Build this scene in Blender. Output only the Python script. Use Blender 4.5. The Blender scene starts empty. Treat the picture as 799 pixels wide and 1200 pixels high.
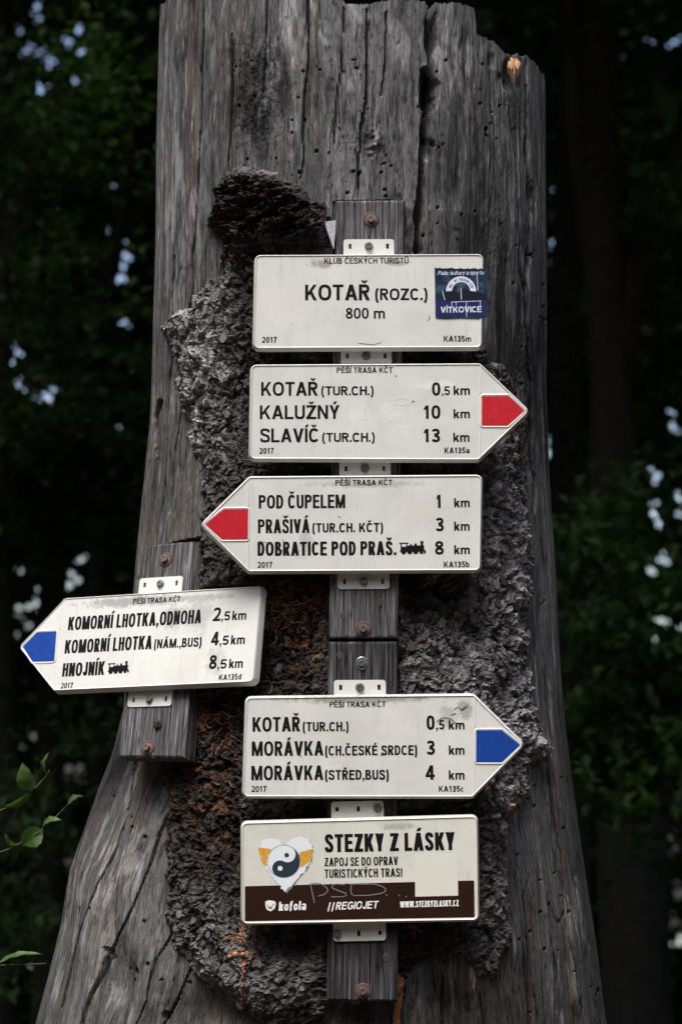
import bpy, bmesh, math, random
import numpy as np
from mathutils import Vector, Matrix
random.seed(7); RNG = np.random.default_rng(11)
sc = bpy.context.scene
COL = sc.collection
# ------------------------------------------------------------------ camera, sky, sun, exposure
PITCH = math.radians(7.0)
cd = bpy.data.cameras.new('camera'); cam = bpy.data.objects.new('camera', cd); COL.objects.link(cam)
cam.location = (0, -5, 1.6); cam.rotation_euler = (math.radians(90) + PITCH, 0, 0)
cd.sensor_fit = 'VERTICAL'; cd.sensor_height = 36; cd.sensor_width = 24; cd.lens = 75
cd.clip_start = .1; cd.clip_end = 2000
cd.dof.use_dof = True; cd.dof.focus_distance = 5.02; cd.dof.aperture_fstop = 3.0
sc.camera = cam
w = bpy.data.worlds.new("World"); sc.world = w; w.use_nodes = True
nt = w.node_tree; bg = nt.nodes['Background']
sky = nt.nodes.new('ShaderNodeTexSky'); sky.sky_type = 'NISHITA'; sky.sun_disc = False
SUN_EL, SUN_ROT = math.radians(64), math.radians(205)
sky.sun_elevation = SUN_EL; sky.sun_rotation = SUN_ROT; sky.dust_density = 4; sky.air_density = 1.0
nt.links.new(sky.outputs[0], bg.inputs[0]); bg.inputs[1].default_value = 0.12
sd = bpy.data.lights.new('sun', 'SUN'); sd.energy = 1.9; sd.angle = math.radians(26); sd.color = (1, .985, .94)
sun = bpy.data.objects.new('sun', sd); COL.objects.link(sun)
_az = SUN_ROT
_d = Vector((math.sin(_az) * math.cos(SUN_EL), math.cos(_az) * math.cos(SUN_EL), math.sin(SUN_EL)))
sun.rotation_euler = (-_d).to_track_quat('-Z', 'Y').to_euler()
sc.view_settings.view_transform = 'Standard'; sc.view_settings.look = 'None'
sc.view_settings.exposure = 1.31; sc.view_settings.gamma = 1
sc.cycles.max_bounces = 6; sc.cycles.use_denoising = True

# ------------------------------------------------------------------ measuring helpers
C = np.array([0, -5, 1.6]); F = np.array([0, math.cos(PITCH), math.sin(PITCH)])
U = np.array([0, -math.sin(PITCH), math.cos(PITCH)]); K = .48 / 1200
def proj(P):
    d = P - C; z = d @ F
    return 399.5 + d[..., 0] / z / K, 600 - (d @ U) / z / K
def ray(px, py):
    return F + (px - 399.5) * K * np.array([1., 0, 0]) + (600 - py) * K * U
def at(px, py, y):
    d = ray(px, py); return C + d * ((y - C[1]) / d[1])
def hit(px, py, o, n):
    d = ray(px, py); return C + d * (np.dot(o - C, n) / np.dot(d, n))

# ------------------------------------------------------------------ numpy noise
def h2(ix, iy, s=0):
    a = (ix.astype(np.int64) * 374761393 + iy.astype(np.int64) * 668265263 + s * 974634777) & 0xffffffff
    a = ((a ^ (a >> 13)) * 1274126177) & 0xffffffff
    a = ((a ^ (a >> 16)) * 2246822519) & 0xffffffff
    a = a ^ (a >> 15)
    return (a & 0xffffff) / float(0x1000000)
def vn(x, y, s=0):
    ix = np.floor(x); iy = np.floor(y); fx = x - ix; fy = y - iy
    fx = fx * fx * fx * (fx * (fx * 6 - 15) + 10); fy = fy * fy * fy * (fy * (fy * 6 - 15) + 10)
    a = h2(ix, iy, s); b = h2(ix + 1, iy, s); c = h2(ix, iy + 1, s); d = h2(ix + 1, iy + 1, s)
    return ((a + (b - a) * fx) * (1 - fy) + (c + (d - c) * fx) * fy) * 2 - 1
def fbm(x, y, s=0, o=4, g=.5):
    t = 0; a = 1; n = 0
    for i in range(o):
        t = t + a * vn(x * 2 ** i + i * 17.3, y * 2 ** i - i * 9.1, s + i * 7); n += a; a *= g
    return t / n
def worley(x, y, s=0):
    ix = np.floor(x); iy = np.floor(y)
    f1 = np.full(x.shape, 9.); f2 = np.full(x.shape, 9.); cid = np.zeros(x.shape); dx1 = np.zeros(x.shape); dy1 = np.zeros(x.shape)
    for i in (-1, 0, 1):
        for j in (-1, 0, 1):
            cx = ix + i; cy = iy + j
            px = cx + h2(cx, cy, s); py = cy + h2(cx, cy, s + 1)
            d = np.hypot(px - x, py - y); c = h2(cx, cy, s + 2)
            m = d < f1
            f2 = np.where(m, f1, np.minimum(f2, d)); cid = np.where(m, c, cid)
            dx1 = np.where(m, x - px, dx1); dy1 = np.where(m, y - py, dy1); f1 = np.where(m, d, f1)
    return f1, f2, cid, dx1, dy1
def sstep(a, b, x):
    t = np.clip((x - a) / (b - a), 0, 1); return t * t * (3 - 2 * t)
def seg_dist(px, py, pts):
    best = np.full(px.shape, 1e9); par = np.zeros(px.shape)
    for i in range(len(pts) - 1):
        (x0, y0), (x1, y1) = pts[i][:2], pts[i + 1][:2]
        dx, dy = x1 - x0, y1 - y0
        t = np.clip(((px - x0) * dx + (py - y0) * dy) / (dx * dx + dy * dy), 0, 1)
        d = np.hypot(px - x0 - t * dx, py - y0 - t * dy)
        m = d < best; best = np.where(m, d, best); par = np.where(m, (i + t) / (len(pts) - 1), par)
    return best, par
def poly_sd(px, py, pts):
    d, _ = seg_dist(px, py, pts + [pts[0]])
    ins = np.zeros(px.shape, bool); n = len(pts)
    for i in range(n):
        (x0, y0), (x1, y1) = pts[i], pts[(i + 1) % n]
        if y0 == y1: continue
        c = ((y0 > py) != (y1 > py)) & (px < (x1 - x0) * (py - y0) / (y1 - y0) + x0); ins ^= c
    return np.where(ins, d, -d)

# ------------------------------------------------------------------ object helpers
def link(name, me, mat=None, parent=None, kind=None):
    o = bpy.data.objects.new(name, me); COL.objects.link(o)
    if mat is not None and not me.materials: me.materials.append(mat)
    if parent is not None: o.parent = parent
    if kind: o['kind'] = kind
    return o
def tag(o, label, cat, group=None):
    o['label'] = label; o['category'] = cat
    if group: o['group'] = group
    return o
def thing(name, label, cat, mat4=None, group=None):
    o = bpy.data.objects.new(name, None); COL.objects.link(o); o.empty_display_size = .05
    if mat4 is not None: o.matrix_world = mat4
    return tag(o, label, cat, group)
def mesh_np(name, V, Fq, cols=None, uv=None, smooth=False):
    V = np.asarray(V, np.float32); Fq = np.asarray(Fq, np.int32); k = Fq.shape[1]
    me = bpy.data.meshes.new(name); me.vertices.add(len(V)); me.vertices.foreach_set('co', V.ravel())
    me.loops.add(Fq.size); me.loops.foreach_set('vertex_index', Fq.ravel())
    me.polygons.add(len(Fq)); me.polygons.foreach_set('loop_start', np.arange(0, Fq.size, k, dtype=np.int32))
    me.polygons.foreach_set('use_smooth', np.full(len(Fq), smooth))
    if cols is not None:
        a = me.color_attributes.new('Col', 'FLOAT_COLOR', 'POINT')
        cc = np.ones((len(V), 4), np.float32); cc[:, :3] = cols; a.data.foreach_set('color', cc.ravel())
    if uv is not None:
        l = me.uv_layers.new(name='UVMap'); l.data.foreach_set('uv', np.asarray(uv, np.float32)[Fq.ravel()].ravel())
    me.update(calc_edges=True)
    return me
def mesh_py(name, V, Fs, smooth=False):
    me = bpy.data.meshes.new(name); me.from_pydata([tuple(map(float, v)) for v in V], [], Fs); me.update()
    if smooth:
        for p in me.polygons: p.use_smooth = True
    return me
class MB:
    def __init__(s): s.V = []; s.F = []
    def add(s, V, Fs):
        b = len(s.V); s.V += [tuple(v) for v in V]; s.F += [tuple(i + b for i in f) for f in Fs]
    def box(s, x0, x1, y0, y1, z0, z1):
        s.add([(x, y, z) for x in (x0, x1) for y in (y0, y1) for z in (z0, z1)],
              [(0, 1, 3, 2), (4, 6, 7, 5), (0, 4, 5, 1), (2, 3, 7, 6), (0, 2, 6, 4), (1, 5, 7, 3)])
    def tube(s, pts, rad, n=6):
        pts = [Vector(p) for p in pts]; V = []; Fs = []
        for i, p in enumerate(pts):
            t = (pts[min(i + 1, len(pts) - 1)] - pts[max(i - 1, 0)]).normalized()
            a = t.orthogonal().normalized() if i == 0 else (a - t * a.dot(t)).normalized()
            b = t.cross(a); r = rad[i] if hasattr(rad, '__len__') else rad
            for k in range(n):
                c = 2 * math.pi * k / n; V.append(p + a * (r * math.cos(c)) + b * (r * math.sin(c)))
        for i in range(len(pts) - 1):
            for k in range(n):
                k2 = (k + 1) % n; Fs.append((i * n + k, i * n + k2, (i + 1) * n + k2, (i + 1) * n + k))
        Fs.append(tuple(range(n - 1, -1, -1))); Fs.append(tuple((len(pts) - 1) * n + k for k in range(n)))
        s.add(V, Fs)
    def mesh(s, name, smooth=False): return mesh_py(name, s.V, s.F, smooth)

# ------------------------------------------------------------------ materials
def new_mat(name, col=(.5, .5, .5), rough=.6, metal=0, spec=.5):
    m = bpy.data.materials.new(name); m.use_nodes = True; b = m.node_tree.nodes['Principled BSDF']
    b.inputs['Base Color'].default_value = (*col, 1); b.inputs['Roughness'].default_value = rough
    b.inputs['Metallic'].default_value = metal; b.inputs['Specular IOR Level'].default_value = spec
    return m
def N(m, t): return m.node_tree.nodes.new(t)
def L(m, a, b): m.node_tree.links.new(a, b)
def mapped(m, scale, src='Object'):
    tc = N(m, 'ShaderNodeTexCoord'); mp = N(m, 'ShaderNodeMapping'); mp.inputs['Scale'].default_value = scale
    L(m, tc.outputs[src], mp.inputs[0]); return mp.outputs[0]
def noise(m, vec, scale, detail=4, rough=.6):
    n = N(m, 'ShaderNodeTexNoise'); n.inputs['Scale'].default_value = scale; n.inputs['Detail'].default_value = detail
    n.inputs['Roughness'].default_value = rough; L(m, vec, n.inputs['Vector']); return n.outputs[0]
def ramp(m, fac, stops):
    r = N(m, 'ShaderNodeValToRGB'); e = r.color_ramp.elements
    while len(e) < len(stops): e.new(.5)
    for i, (p, c) in enumerate(stops): e[i].position = p; e[i].color = (*c, 1) if len(c) == 3 else c
    L(m, fac, r.inputs[0]); return r.outputs[0]
def mixc(m, fac, a, b, mode='MIX'):
    x = N(m, 'ShaderNodeMix'); x.data_type = 'RGBA'; x.blend_type = mode
    for s, v in ((0, fac), (6, a), (7, b)):
        if isinstance(v, (int, float)): x.inputs[s].default_value = v
        elif isinstance(v, tuple): x.inputs[s].default_value = (*v, 1)
        else: L(m, v, x.inputs[s])
    return x.outputs[2]
def math_(m, op, a, b=0.):
    x = N(m, 'ShaderNodeMath'); x.operation = op
    for s, v in ((0, a), (1, b)):
        if isinstance(v, (int, float)): x.inputs[s].default_value = v
        else: L(m, v, x.inputs[s])
    return x.outputs[0]
def bump(m, h, strength, dist):
    b = N(m, 'ShaderNodeBump'); b.inputs['Strength'].default_value = strength; b.inputs['Distance'].default_value = dist
    L(m, h, b.inputs['Height']); L(m, b.outputs[0], m.node_tree.nodes['Principled BSDF'].inputs['Normal'])
def base(m): return m.node_tree.nodes['Principled BSDF'].inputs['Base Color']
def attr(m):
    a = N(m, 'ShaderNodeAttribute'); a.attribute_name = 'Col'; return a.outputs['Color']

M_WOOD = new_mat('weathered_wood', rough=.85, spec=.08)
v1 = mapped(M_WOOD, (420, 26, 1), 'UV'); n1 = noise(M_WOOD, v1, 1, 6, .7)
v2 = mapped(M_WOOD, (150, 16, 1), 'UV'); n2 = noise(M_WOOD, v2, 1, 6, .72)
v3 = mapped(M_WOOD, (300, 75, 1), 'UV'); n3_ = noise(M_WOOD, v3, 1, 5, .7)
f = ramp(M_WOOD, n1, [(.3, (.45,) * 3), (.48, (.92,) * 3), (.7, (1.7,) * 3)])
g = ramp(M_WOOD, n2, [(.3, (.62,) * 3), (.5, (1,) * 3), (.72, (1.35,) * 3)])
v4 = mapped(M_WOOD, (230, 42, 1), 'UV'); n4_ = noise(M_WOOD, v4, 1, 3, .6); f = mixc(M_WOOD, 1., f, ramp(M_WOOD, n4_, [(.335, (.18,) * 3), (.385, (1,) * 3), (.66, (1,) * 3), (.72, (1.7,) * 3)]), 'MULTIPLY')
v5 = mapped(M_WOOD, (70, 2.2, 1), 'UV'); n5_ = noise(M_WOOD, v5, 1, 3, .55); f = mixc(M_WOOD, 1., f, ramp(M_WOOD, n5_, [(.484, (1,) * 3), (.497, (.28,) * 3), (.503, (.28,) * 3), (.516, (1,) * 3)]), 'MULTIPLY')
v6 = mapped(M_WOOD, (26, 9, 1), 'UV'); n6_ = noise(M_WOOD, v6, 1, 7, .75); f = mixc(M_WOOD, 1., f, ramp(M_WOOD, n6_, [(.36, (.42,) * 3), (.44, (.92,) * 3), (.6, (1.08,) * 3), (.7, (1.4,) * 3)]), 'MULTIPLY')
f = mixc(M_WOOD, 1., f, ramp(M_WOOD, n3_, [(.30, (.2,) * 3), (.42, (1,) * 3), (.62, (1,) * 3), (.75, (1.6,) * 3)]), 'MULTIPLY')
L(M_WOOD, mixc(M_WOOD, 1., mixc(M_WOOD, 1., attr(M_WOOD), f, 'MULTIPLY'), g, 'MULTIPLY'), base(M_WOOD))
bump(M_WOOD, math_(M_WOOD, 'ADD', n1, n2), .5, .0012)

def bark_like(name, extra=None):
    m = new_mat(name, rough=.95, spec=.08)
    v = mapped(m, (1, 1, 1)); n = noise(m, v, 260, 5, .7); n3 = noise(m, v, 70, 4, .6)
    c = mixc(m, 1., extra(m) if extra else attr(m), ramp(m, n, [(.3, (.6,) * 3), (.5, (1,) * 3), (.72, (1.55,) * 3)]), 'MULTIPLY')
    L(m, mixc(m, 1., c, ramp(m, n3, [(.3, (.6,) * 3), (.55, (1.05,) * 3), (.75, (1.4,) * 3)]), 'MULTIPLY'), base(m))
    bump(m, n, .5, .0014); return m
M_BARK = bark_like('spruce_bark')
def _rnd(m):
    oi = N(m, 'ShaderNodeObjectInfo'); r = ramp(m, oi.outputs['Random'], [(0, (.045, .042, .041)), (.4, (.085, .083, .085)), (.92, (.15, .148, .152)), (1, (.08, .06, .048))])
    return mixc(m, 1., r, oi.outputs['Color'], 'MULTIPLY')
M_FLAKE = bark_like('bark_flake', _rnd)

def board_mat():
    m = new_mat('board_wood', rough=.8, spec=.12)
    v = mapped(m, (260, 40, 7)); n = noise(m, v, 1, 6, .65); v_ = mapped(m, (60, 30, 3)); n_ = noise(m, v_, 1, 4, .6)
    b = mapped(m, (9, 9, 5)); nb = noise(m, b, 1, 3)
    c = ramp(m, n, [(.32, (.010, .009, .009)), (.44, (.040, .039, .040)), (.56, (.095, .094, .098)), (.70, (.26, .255, .265))])
    c = mixc(m, 1., c, ramp(m, n_, [(.3, (.6,) * 3), (.6, (1.15,) * 3)]), 'MULTIPLY')
    c = mixc(m, 1., c, ramp(m, nb, [(.35, (.6, .56, .52)), (.6, (1.1, 1.1, 1.12))]), 'MULTIPLY')
    hv = mapped(m, (75, 10, 1.6)); hn = noise(m, hv, 1, 3, .5); c = mixc(m, 1., c, ramp(m, hn, [(.486, (1,) * 3), (.498, (.2,) * 3), (.502, (.2,) * 3), (.514, (1,) * 3)]), 'MULTIPLY')
    oi = N(m, 'ShaderNodeObjectInfo'); c = mixc(m, 1., c, oi.outputs['Color'], 'MULTIPLY'); L(m, c, base(m)); bump(m, math_(m, 'ADD', n, n_), .8, .0016); return m
M_BOARD = board_mat()
M_INK = new_mat('black_print', (.006, .006, .007), .5, 0, .12)
M_WHITEINK = new_mat('white_print', (.72, .70, .68), .5)
M_BAND = new_mat('brown_print', (.020, .008, .005), .4, 0, .2)
CREAM = (.60, .602, .575)
def sign_mat(name, smudges=(), col=CREAM, seed=0):
    m = new_mat(name, col, .38, 0, .45)
    tc = N(m, 'ShaderNodeTexCoord'); mp = N(m, 'ShaderNodeMapping'); mp.inputs['Location'].default_value = (seed * 3.1, 0, seed)
    L(m, tc.outputs['Object'], mp.inputs[0]); v = mp.outputs[0]
    n = noise(m, v, 9, 6, .65); c = mixc(m, ramp(m, n, [(.35, (0,) * 3), (.8, (1,) * 3)]), col, tuple(x * .8 for x in col))
    st = N(m, 'ShaderNodeMapping'); st.inputs['Scale'].default_value = (70, 10, 9); L(m, v, st.inputs[0])
    ns = noise(m, st.outputs[0], 1, 4, .6)
    c = mixc(m, ramp(m, ns, [(.56, (0,) * 3), (.8, (.45,) * 3)]), c, tuple(x * .62 for x in col))
    sp = noise(m, v, 210, 2); c = mixc(m, ramp(m, sp, [(.7, (0,) * 3), (.78, (.8,) * 3)]), c, (.16, .14, .10))
    gr = N(m, 'ShaderNodeNewGeometry')
    nn = noise(m, v, 75, 5, .75)
    for (x, z, rx, rz, cc, k) in smudges:
        sx = N(m, 'ShaderNodeMapping'); sx.vector_type = 'POINT'; sx.inputs['Location'].default_value = (-x / rx, 0, -z / rz)
        sx.inputs['Scale'].default_value = (1 / rx, .001, 1 / rz); L(m, tc.outputs['Object'], sx.inputs[0])
        ln = N(m, 'ShaderNodeVectorMath'); ln.operation = 'LENGTH'; L(m, sx.outputs[0], ln.inputs[0])
        d = math_(m, 'ADD', ln.outputs['Value'], math_(m, 'MULTIPLY', math_(m, 'SUBTRACT', nn, .5), 2.6))
        c = mixc(m, math_(m, 'MULTIPLY', ramp(m, d, [(.5, (1,) * 3), (1.3, (0,) * 3)]), min(1, k * 1.35)), c, tuple(q * .72 for q in cc) if cc[0] < .5 else cc)
    L(m, c, base(m)); bump(m, noise(m, v, 30, 3), .12, .002); return m
def plain_noisy(name, col, rough=.5, metal=0, sc_=120, lo=.6, hi=1.25):
    m = new_mat(name, col, rough, metal); v = mapped(m, (1, 1, 1)); n = noise(m, v, sc_, 4, .65)
    L(m, mixc(m, 1., ramp(m, n, [(.3, (lo,) * 3), (.7, (hi,) * 3)]), col, 'MULTIPLY'), base(m)); bump(m, n, .3, .001); return m
M_RED = plain_noisy('red_paint', (.44, .009, .018), .4, 0, 60, .8, 1.15)
M_BLUE = plain_noisy('blue_paint', (.003, .040, .25), .4, 0, 60, .8, 1.2)
M_ZINC = plain_noisy('zinc_bolt', (.32, .33, .34), .38, .9)
M_RUST = plain_noisy('rusty_bolt', (.11, .055, .04), .75, .3)
M_RUSTDARK = plain_noisy('rusty_head', (.2, .16, .15), .5, .7)
M_TAB = sign_mat('tab_enamel', (), (.60, .60, .565), 9)
M_RESIN = plain_noisy('dry_resin', (.26, .10, .045), .45, 0, 90, .35, 1.5)
M_FIBRE = plain_noisy('wood_fibre', (.42, .20, .10), .8)
M_FRESH = new_mat('fresh_wood', (.6, .33, .14), .7)
_v = mapped(M_FRESH, (400, 60, 25)); _n = noise(M_FRESH, _v, 1, 4)
L(M_FRESH, ramp(M_FRESH, _n, [(.35, (.30, .14, .06)), (.6, (.75, .45, .24))]), base(M_FRESH))

# ------------------------------------------------------------------ lettering: an own condensed grotesque drawn as strokes
def arc(cx, cy, rx, ry, a0, a1, n=14, e=2.35):
    o = []
    for i in range(n + 1):
        a = math.radians(a0 + (a1 - a0) * i / n); c, s = math.cos(a), math.sin(a)
        o.append((cx + rx * math.copysign(abs(c) ** (2 / e), c), cy + ry * math.copysign(abs(s) ** (2 / e), s)))
    return o
def crom(p, n=6):
    q = [p[0]] + p + [p[-1]]; o = []
    for i in range(1, len(q) - 2):
        for k in range(n):
            t = k / n; a, b, c, d = [np.array(v) for v in q[i - 1:i + 3]]
            o.append(tuple(.5 * (2 * b + (c - a) * t + (2 * a - 5 * b + 4 * c - d) * t * t + (3 * b - a - 3 * c + d) * t ** 3)))
    return o + [p[-1]]
def glyph(ch, W, w):
    """strokes of a glyph: ('p', centre line) or ('d', x0,y0,x1,y1) diagonal with level ends. cap height 1, width W, stem w"""
    h = w / 2; t = w * .88; k = t / 2; X0, X1 = h, W - h; xm = W / 2
    V = lambda x, a, b: ('q', [(x - h, a), (x + h, a), (x + h, b), (x - h, b)])
    B = lambda y, a, b: ('q', [(a, y - k), (b, y - k), (b, y + k), (a, y + k)])
    D = lambda x0, y0, x1, y1, m=1.12: ('q', [(x0 - h * m, y0), (x0 + h * m, y0), (x1 + h * m, y1), (x1 - h * m, y1)])
    P = lambda pts: ('p', pts)
    rx, O = (W - w) / 2, 1.0
    oval = lambda a0, a1, n=22: arc(xm, .5, rx, .5 - k, a0, a1, n, 2.5)
    base_ = {'Á': 'A', 'Č': 'C', 'Ě': 'E', 'Í': 'I', 'Ř': 'R', 'Š': 'S', 'Ú': 'U', 'Ů': 'U', 'Ž': 'Z', 'Ý': 'Y', 'É': 'E', 'Ň': 'N', 'á': 'a'}
    if ch in base_:
        s = glyph(base_[ch], W, w)[:]; y = 1.07 if ch != 'á' else .8
        if ch in 'ÁÍÚÝÉá': s.append(D(xm - .02, y, xm + .1, y + .2, .95))
        elif ch == 'Ů': s.append(P(arc(xm, y + .12, .08, .1, 0, 360, 12, 2)))
        else: s += [D(xm, y, xm - .13, y + .19, .8), D(xm, y, xm + .13, y + .19, .8)]
        return s
    if ch == 'A': return [D(h * 1.1, 0, xm, 1), D(W - h * 1.1, 0, xm, 1), B(.29, W * .24, W * .76)]
    if ch == 'B': return [V(X0, 0, 1), P([(h, 1 - k), (W * .45, 1 - k)] + arc(W * .5, .77, W * .38 - h, .23 - k, 80, -80, 10) + [(W * .45, .54), (h, .54)]),
                          P([(h, .535), (W * .5, .535)] + arc(W * .55, .27, W * .45 - h, .27 - k, 80, -80, 10) + [(W * .5, k), (h, k)])]
    if ch == 'C': return [P(oval(38, 322))]
    if ch == 'D': return [V(X0, 0, 1), P([(h, 1 - k), (W * .4, 1 - k)] + arc(W * .42, .5, W * .58 - h, .5 - k, 85, -85, 18) + [(W * .4, k), (h, k)])]
    if ch == 'E': return [V(X0, 0, 1), B(1 - k, w, W), B(k, w, W), B(.53, w, W * .92)]
    if ch == 'F': return [V(X0, 0, 1), B(1 - k, w, W), B(.52, w, W * .88)]
    if ch == 'G': return [P(oval(40, 330)), B(.46, W * .52, W), V(X1, .12, .46)]
    if ch == 'H': return [V(X0, 0, 1), V(X1, 0, 1), B(.54, w, W - w)]
    if ch == 'I': return [V(xm, 0, 1)]
    if ch == 'J': return [P([(X1, 1), (X1, .32)] + arc(xm, .3, rx, .3 - k, 0, -180, 12))]
    if ch == 'K': return [V(X0, 0, 1), D(w * .85, .33, W - h * 1.15, 1, 1.1), D(W - h * 1.1, 0, W * .44, .60, 1.1)]
    if ch == 'L': return [V(X0, 0, 1), B(k, w, W)]
    if ch == 'M': return [V(X0, 0, 1), V(X1, 0, 1), D(xm, 0, h * 1.3, 1, 1), D(xm, 0, W - h * 1.3, 1, 1)]
    if ch == 'N': return [V(X0, 0, 1), V(X1, 0, 1), D(W - h * 1.1, 0, h * 1.1, 1, 1.05)]
    if ch in 'O0': return [P(oval(0, 360, 32) + oval(0, 20, 2)[1:2])]
    if ch == 'P': return [V(X0, 0, 1), P([(h, 1 - k), (W * .5, 1 - k)] + arc(W * .55, .72, W * .45 - h, .28 - k, 85, -85, 12) + [(W * .5, .44 + k), (h, .44 + k)])]
    if ch == 'R': return glyph('P', W * .96, w) + [D(W - h * 1.2, 0, W * .48, .5, 1.2)]
    if ch == 'S': return [P(crom([(W - h * 1.0, .72), (W - h * 1.35, .86), (xm, 1 - k), (h * 1.35, .87), (h * 1.1, .74), (h * 1.6, .6), (xm, .525), (W - h * 1.6, .43), (W - h * 1.0, .27), (W - h * 1.4, .12), (xm, k), (h * 1.3, .12), (h * .9, .29)]))]
    if ch == 'T': return [V(xm, 0, 1), B(1 - k, 0, W)]
    if ch == 'U': return [P([(X0, 1), (X0, .33)] + arc(xm, .32, rx, .32 - k, 180, 360, 16) + [(X1, .33), (X1, 1)])]
    if ch == 'V': return [D(xm, 0, h * 1.1, 1), D(xm, 0, W - h * 1.1, 1)]
    if ch == 'W': return [D(W * .27, 0, h * 1.1, 1), D(W * .27, 0, xm, 1), D(W * .73, 0, xm, 1), D(W * .73, 0, W - h * 1.1, 1)]
    if ch == 'Y': return [V(xm, 0, .45), D(xm, .38, h * 1.1, 1), D(xm, .38, W - h * 1.1, 1)]
    if ch == 'Z': return [B(1 - k, .02, W), B(k, 0, W), D(h * 1.3, k, W - h * 1.3, 1 - k, 1.25)]
    if ch == '1': return [V(W * .6, 0, 1), D(W * .1 + h, .68, W * .55, .98, 1.1)]
    if ch == '2': return [P(arc(xm, .72, rx, .28 - k, 170, -20, 12) + crom([(X1 - .01, .6), (W * .6, .36), (h * 1.3, .1)], 5)), B(k, 0, W)]
    if ch == '3': return [P(arc(xm, .75, rx * .92, .25 - k, 165, -80, 12) + [(W * .38, .53)]), P([(W * .38, .53)] + arc(xm, .27, rx, .27 - k, 80, -165, 14))]
    if ch == '4': return [V(W * .68, 0, 1), B(.27, 0, W), D(h, .3, W * .66, 1, 1.05)]
    if ch == '5': return [B(1 - k, W * .16, W * .94), D(h * 1.1, .47, W * .2 + h * .5, 1, .95), P(arc(xm, .32, rx, .32 - k, 145, -160, 16))]
    if ch == '7': return [B(1 - k, 0, W), P(crom([(W - h, 1 - k), (W * .55, .55), (W * .38, 0)], 6))]
    if ch == '8': return [P(arc(xm, .75, rx * .88, .25 - k, 0, 372, 20)), P(arc(xm, .27, rx, .27 - k, 0, 372, 20))]
    if ch == '.': return [('q', [(0, 0), (w, 0), (w, w), (0, w)])]
    if ch == ',': return [('q', [(0, 0), (w, 0), (w, w), (0, w)]), ('q', [(w * .45, .02), (w, .02), (w * .45, -w * 1.0), (w * .05, -w * .9)])]
    if ch == '!': return [V(h, .3, 1), ('q', [(0, 0), (w, 0), (w, w), (0, w)])]
    if ch == '(': return [P(crom([(W - h * .8, 1.03), (h * 1.1, .7), (h * 1.1, .12), (W - h * .8, -.22)], 6))]
    if ch == ')': return [P(crom([(h * .8, 1.03), (W - h * 1.1, .7), (W - h * 1.1, .12), (h * .8, -.22)], 6))]
    if ch == 'k': return [V(X0, 0, 1), D(w * .9, .22, W - h * 1.4, .72, 1.3), D(W - h * 1.2, 0, W * .45, .45, 1.25)]
    if ch == 'm': return [V(X0, 0, .72), P([(X0, .5)] + arc(W * .30, .52, W * .30 - h, .2 - k, 170, 0, 8) + [(W * .6 - h, 0)]), ] + \
                         [P([(W * .6 - h - .0, .5)] + arc((W * .6 - h + X1) / 2, .52, (X1 - W * .6 + h) / 2, .2 - k, 170, 0, 8) + [(X1, 0)])]
    if ch == 'o': return [P(arc(xm, .36, rx, .36 - k, 0, 372, 22))]
    if ch in 'cu' and ch == 'c': return [P(arc(xm, .36, rx, .36 - k, 45, 315, 16))]
    if ch == 'u': return [P([(X0, .72), (X0, .28)] + arc(xm, .27, rx, .27 - k, 180, 360, 10)), V(X1, 0, .72)]
    if ch == 'a': return [P([(h * 1.1, .55)] + arc(xm, .5, rx, .22 - k, 150, 0, 8) + [(X1, 0)]), P(arc(xm, .21, rx, .21 - k, 60, 300, 12))]
    if ch == 'd': return [V(X1, 0, 1), P(arc(xm, .36, rx, .36 - k, 0, 360, 20))]
    if ch == 'b': return [V(X0, 0, 1), P(arc(xm, .36, rx, .36 - k, 0, 360, 20))]
    if ch == 'p': return [V(X0, -.28, .72), P(arc(xm, .36, rx, .36 - k, 0, 360, 20))]
    if ch == 'l': return [V(xm, 0, 1)]
    if ch == 'i': return [V(xm, 0, .7), V(xm, .82, 1)]
    if ch == 'f': return [P([(W * .4, -.05), (W * .4, .75)] + arc(W * .4 + .16, .78, .16, .17, 180, 80, 6)), B(.66, 0, W * .85)]
    if ch == 't': return [P([(W * .4, .95), (W * .4, .15), (W * .6, k), (W * .9, k)]), B(.66, 0, W * .85)]
    if ch == 's': return [P([(x, y * .72) for x, y in glyph('S', W, w)[0][1]])]
    if ch == 'r': return [V(X0, 0, .72), P([(X0, .45)] + arc(xm + .03, .5, rx, .22 - k, 160, 70, 6))]
    if ch == 'y': return [D(xm, 0, h, .72), D(W * .25, -.28, W - h, .72)]
    return []
GW = {'I': .0, 'l': 0, 'i': 0, '.': 0, ',': 0, '!': 0, 'Í': 0, 'M': .82, 'm': .82, 'W': 1.0, '(': .27, ')': .27, '1': .42, 'f': .36, 't': .36, 'r': .36,
      'E': .56, 'F': .54, 'L': .52, 'J': .48, 'O': .70, 'G': .68, 'C': .64, 'K': .64, 'A': .68, 'V': .66, 'N': .62, 'H': .60, 'T': .58}
def glw(ch, w):
    b = {'Á': 'A', 'Č': 'C', 'Ě': 'E', 'Í': 'I', 'Ř': 'R', 'Š': 'S', 'Ž': 'Z', 'Ý': 'Y', 'É': 'E', 'Ů': 'U'}.get(ch, ch)
    return max(GW.get(b, .60 if b.isupper() else .52), w)
def strip(pts, w):
    P = [np.array(p, float) for p in pts]; Lp = []; Rp = []
    for i in range(len(P)):
        a = P[max(i - 1, 0)]; b = P[min(i + 1, len(P) - 1)]; t = b - a; l = np.hypot(*t) or 1; t /= l; n = np.array([-t[1], t[0]]) * w / 2
        Lp.append(P[i] + n); Rp.append(P[i] - n)
    return Lp, Rp
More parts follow.
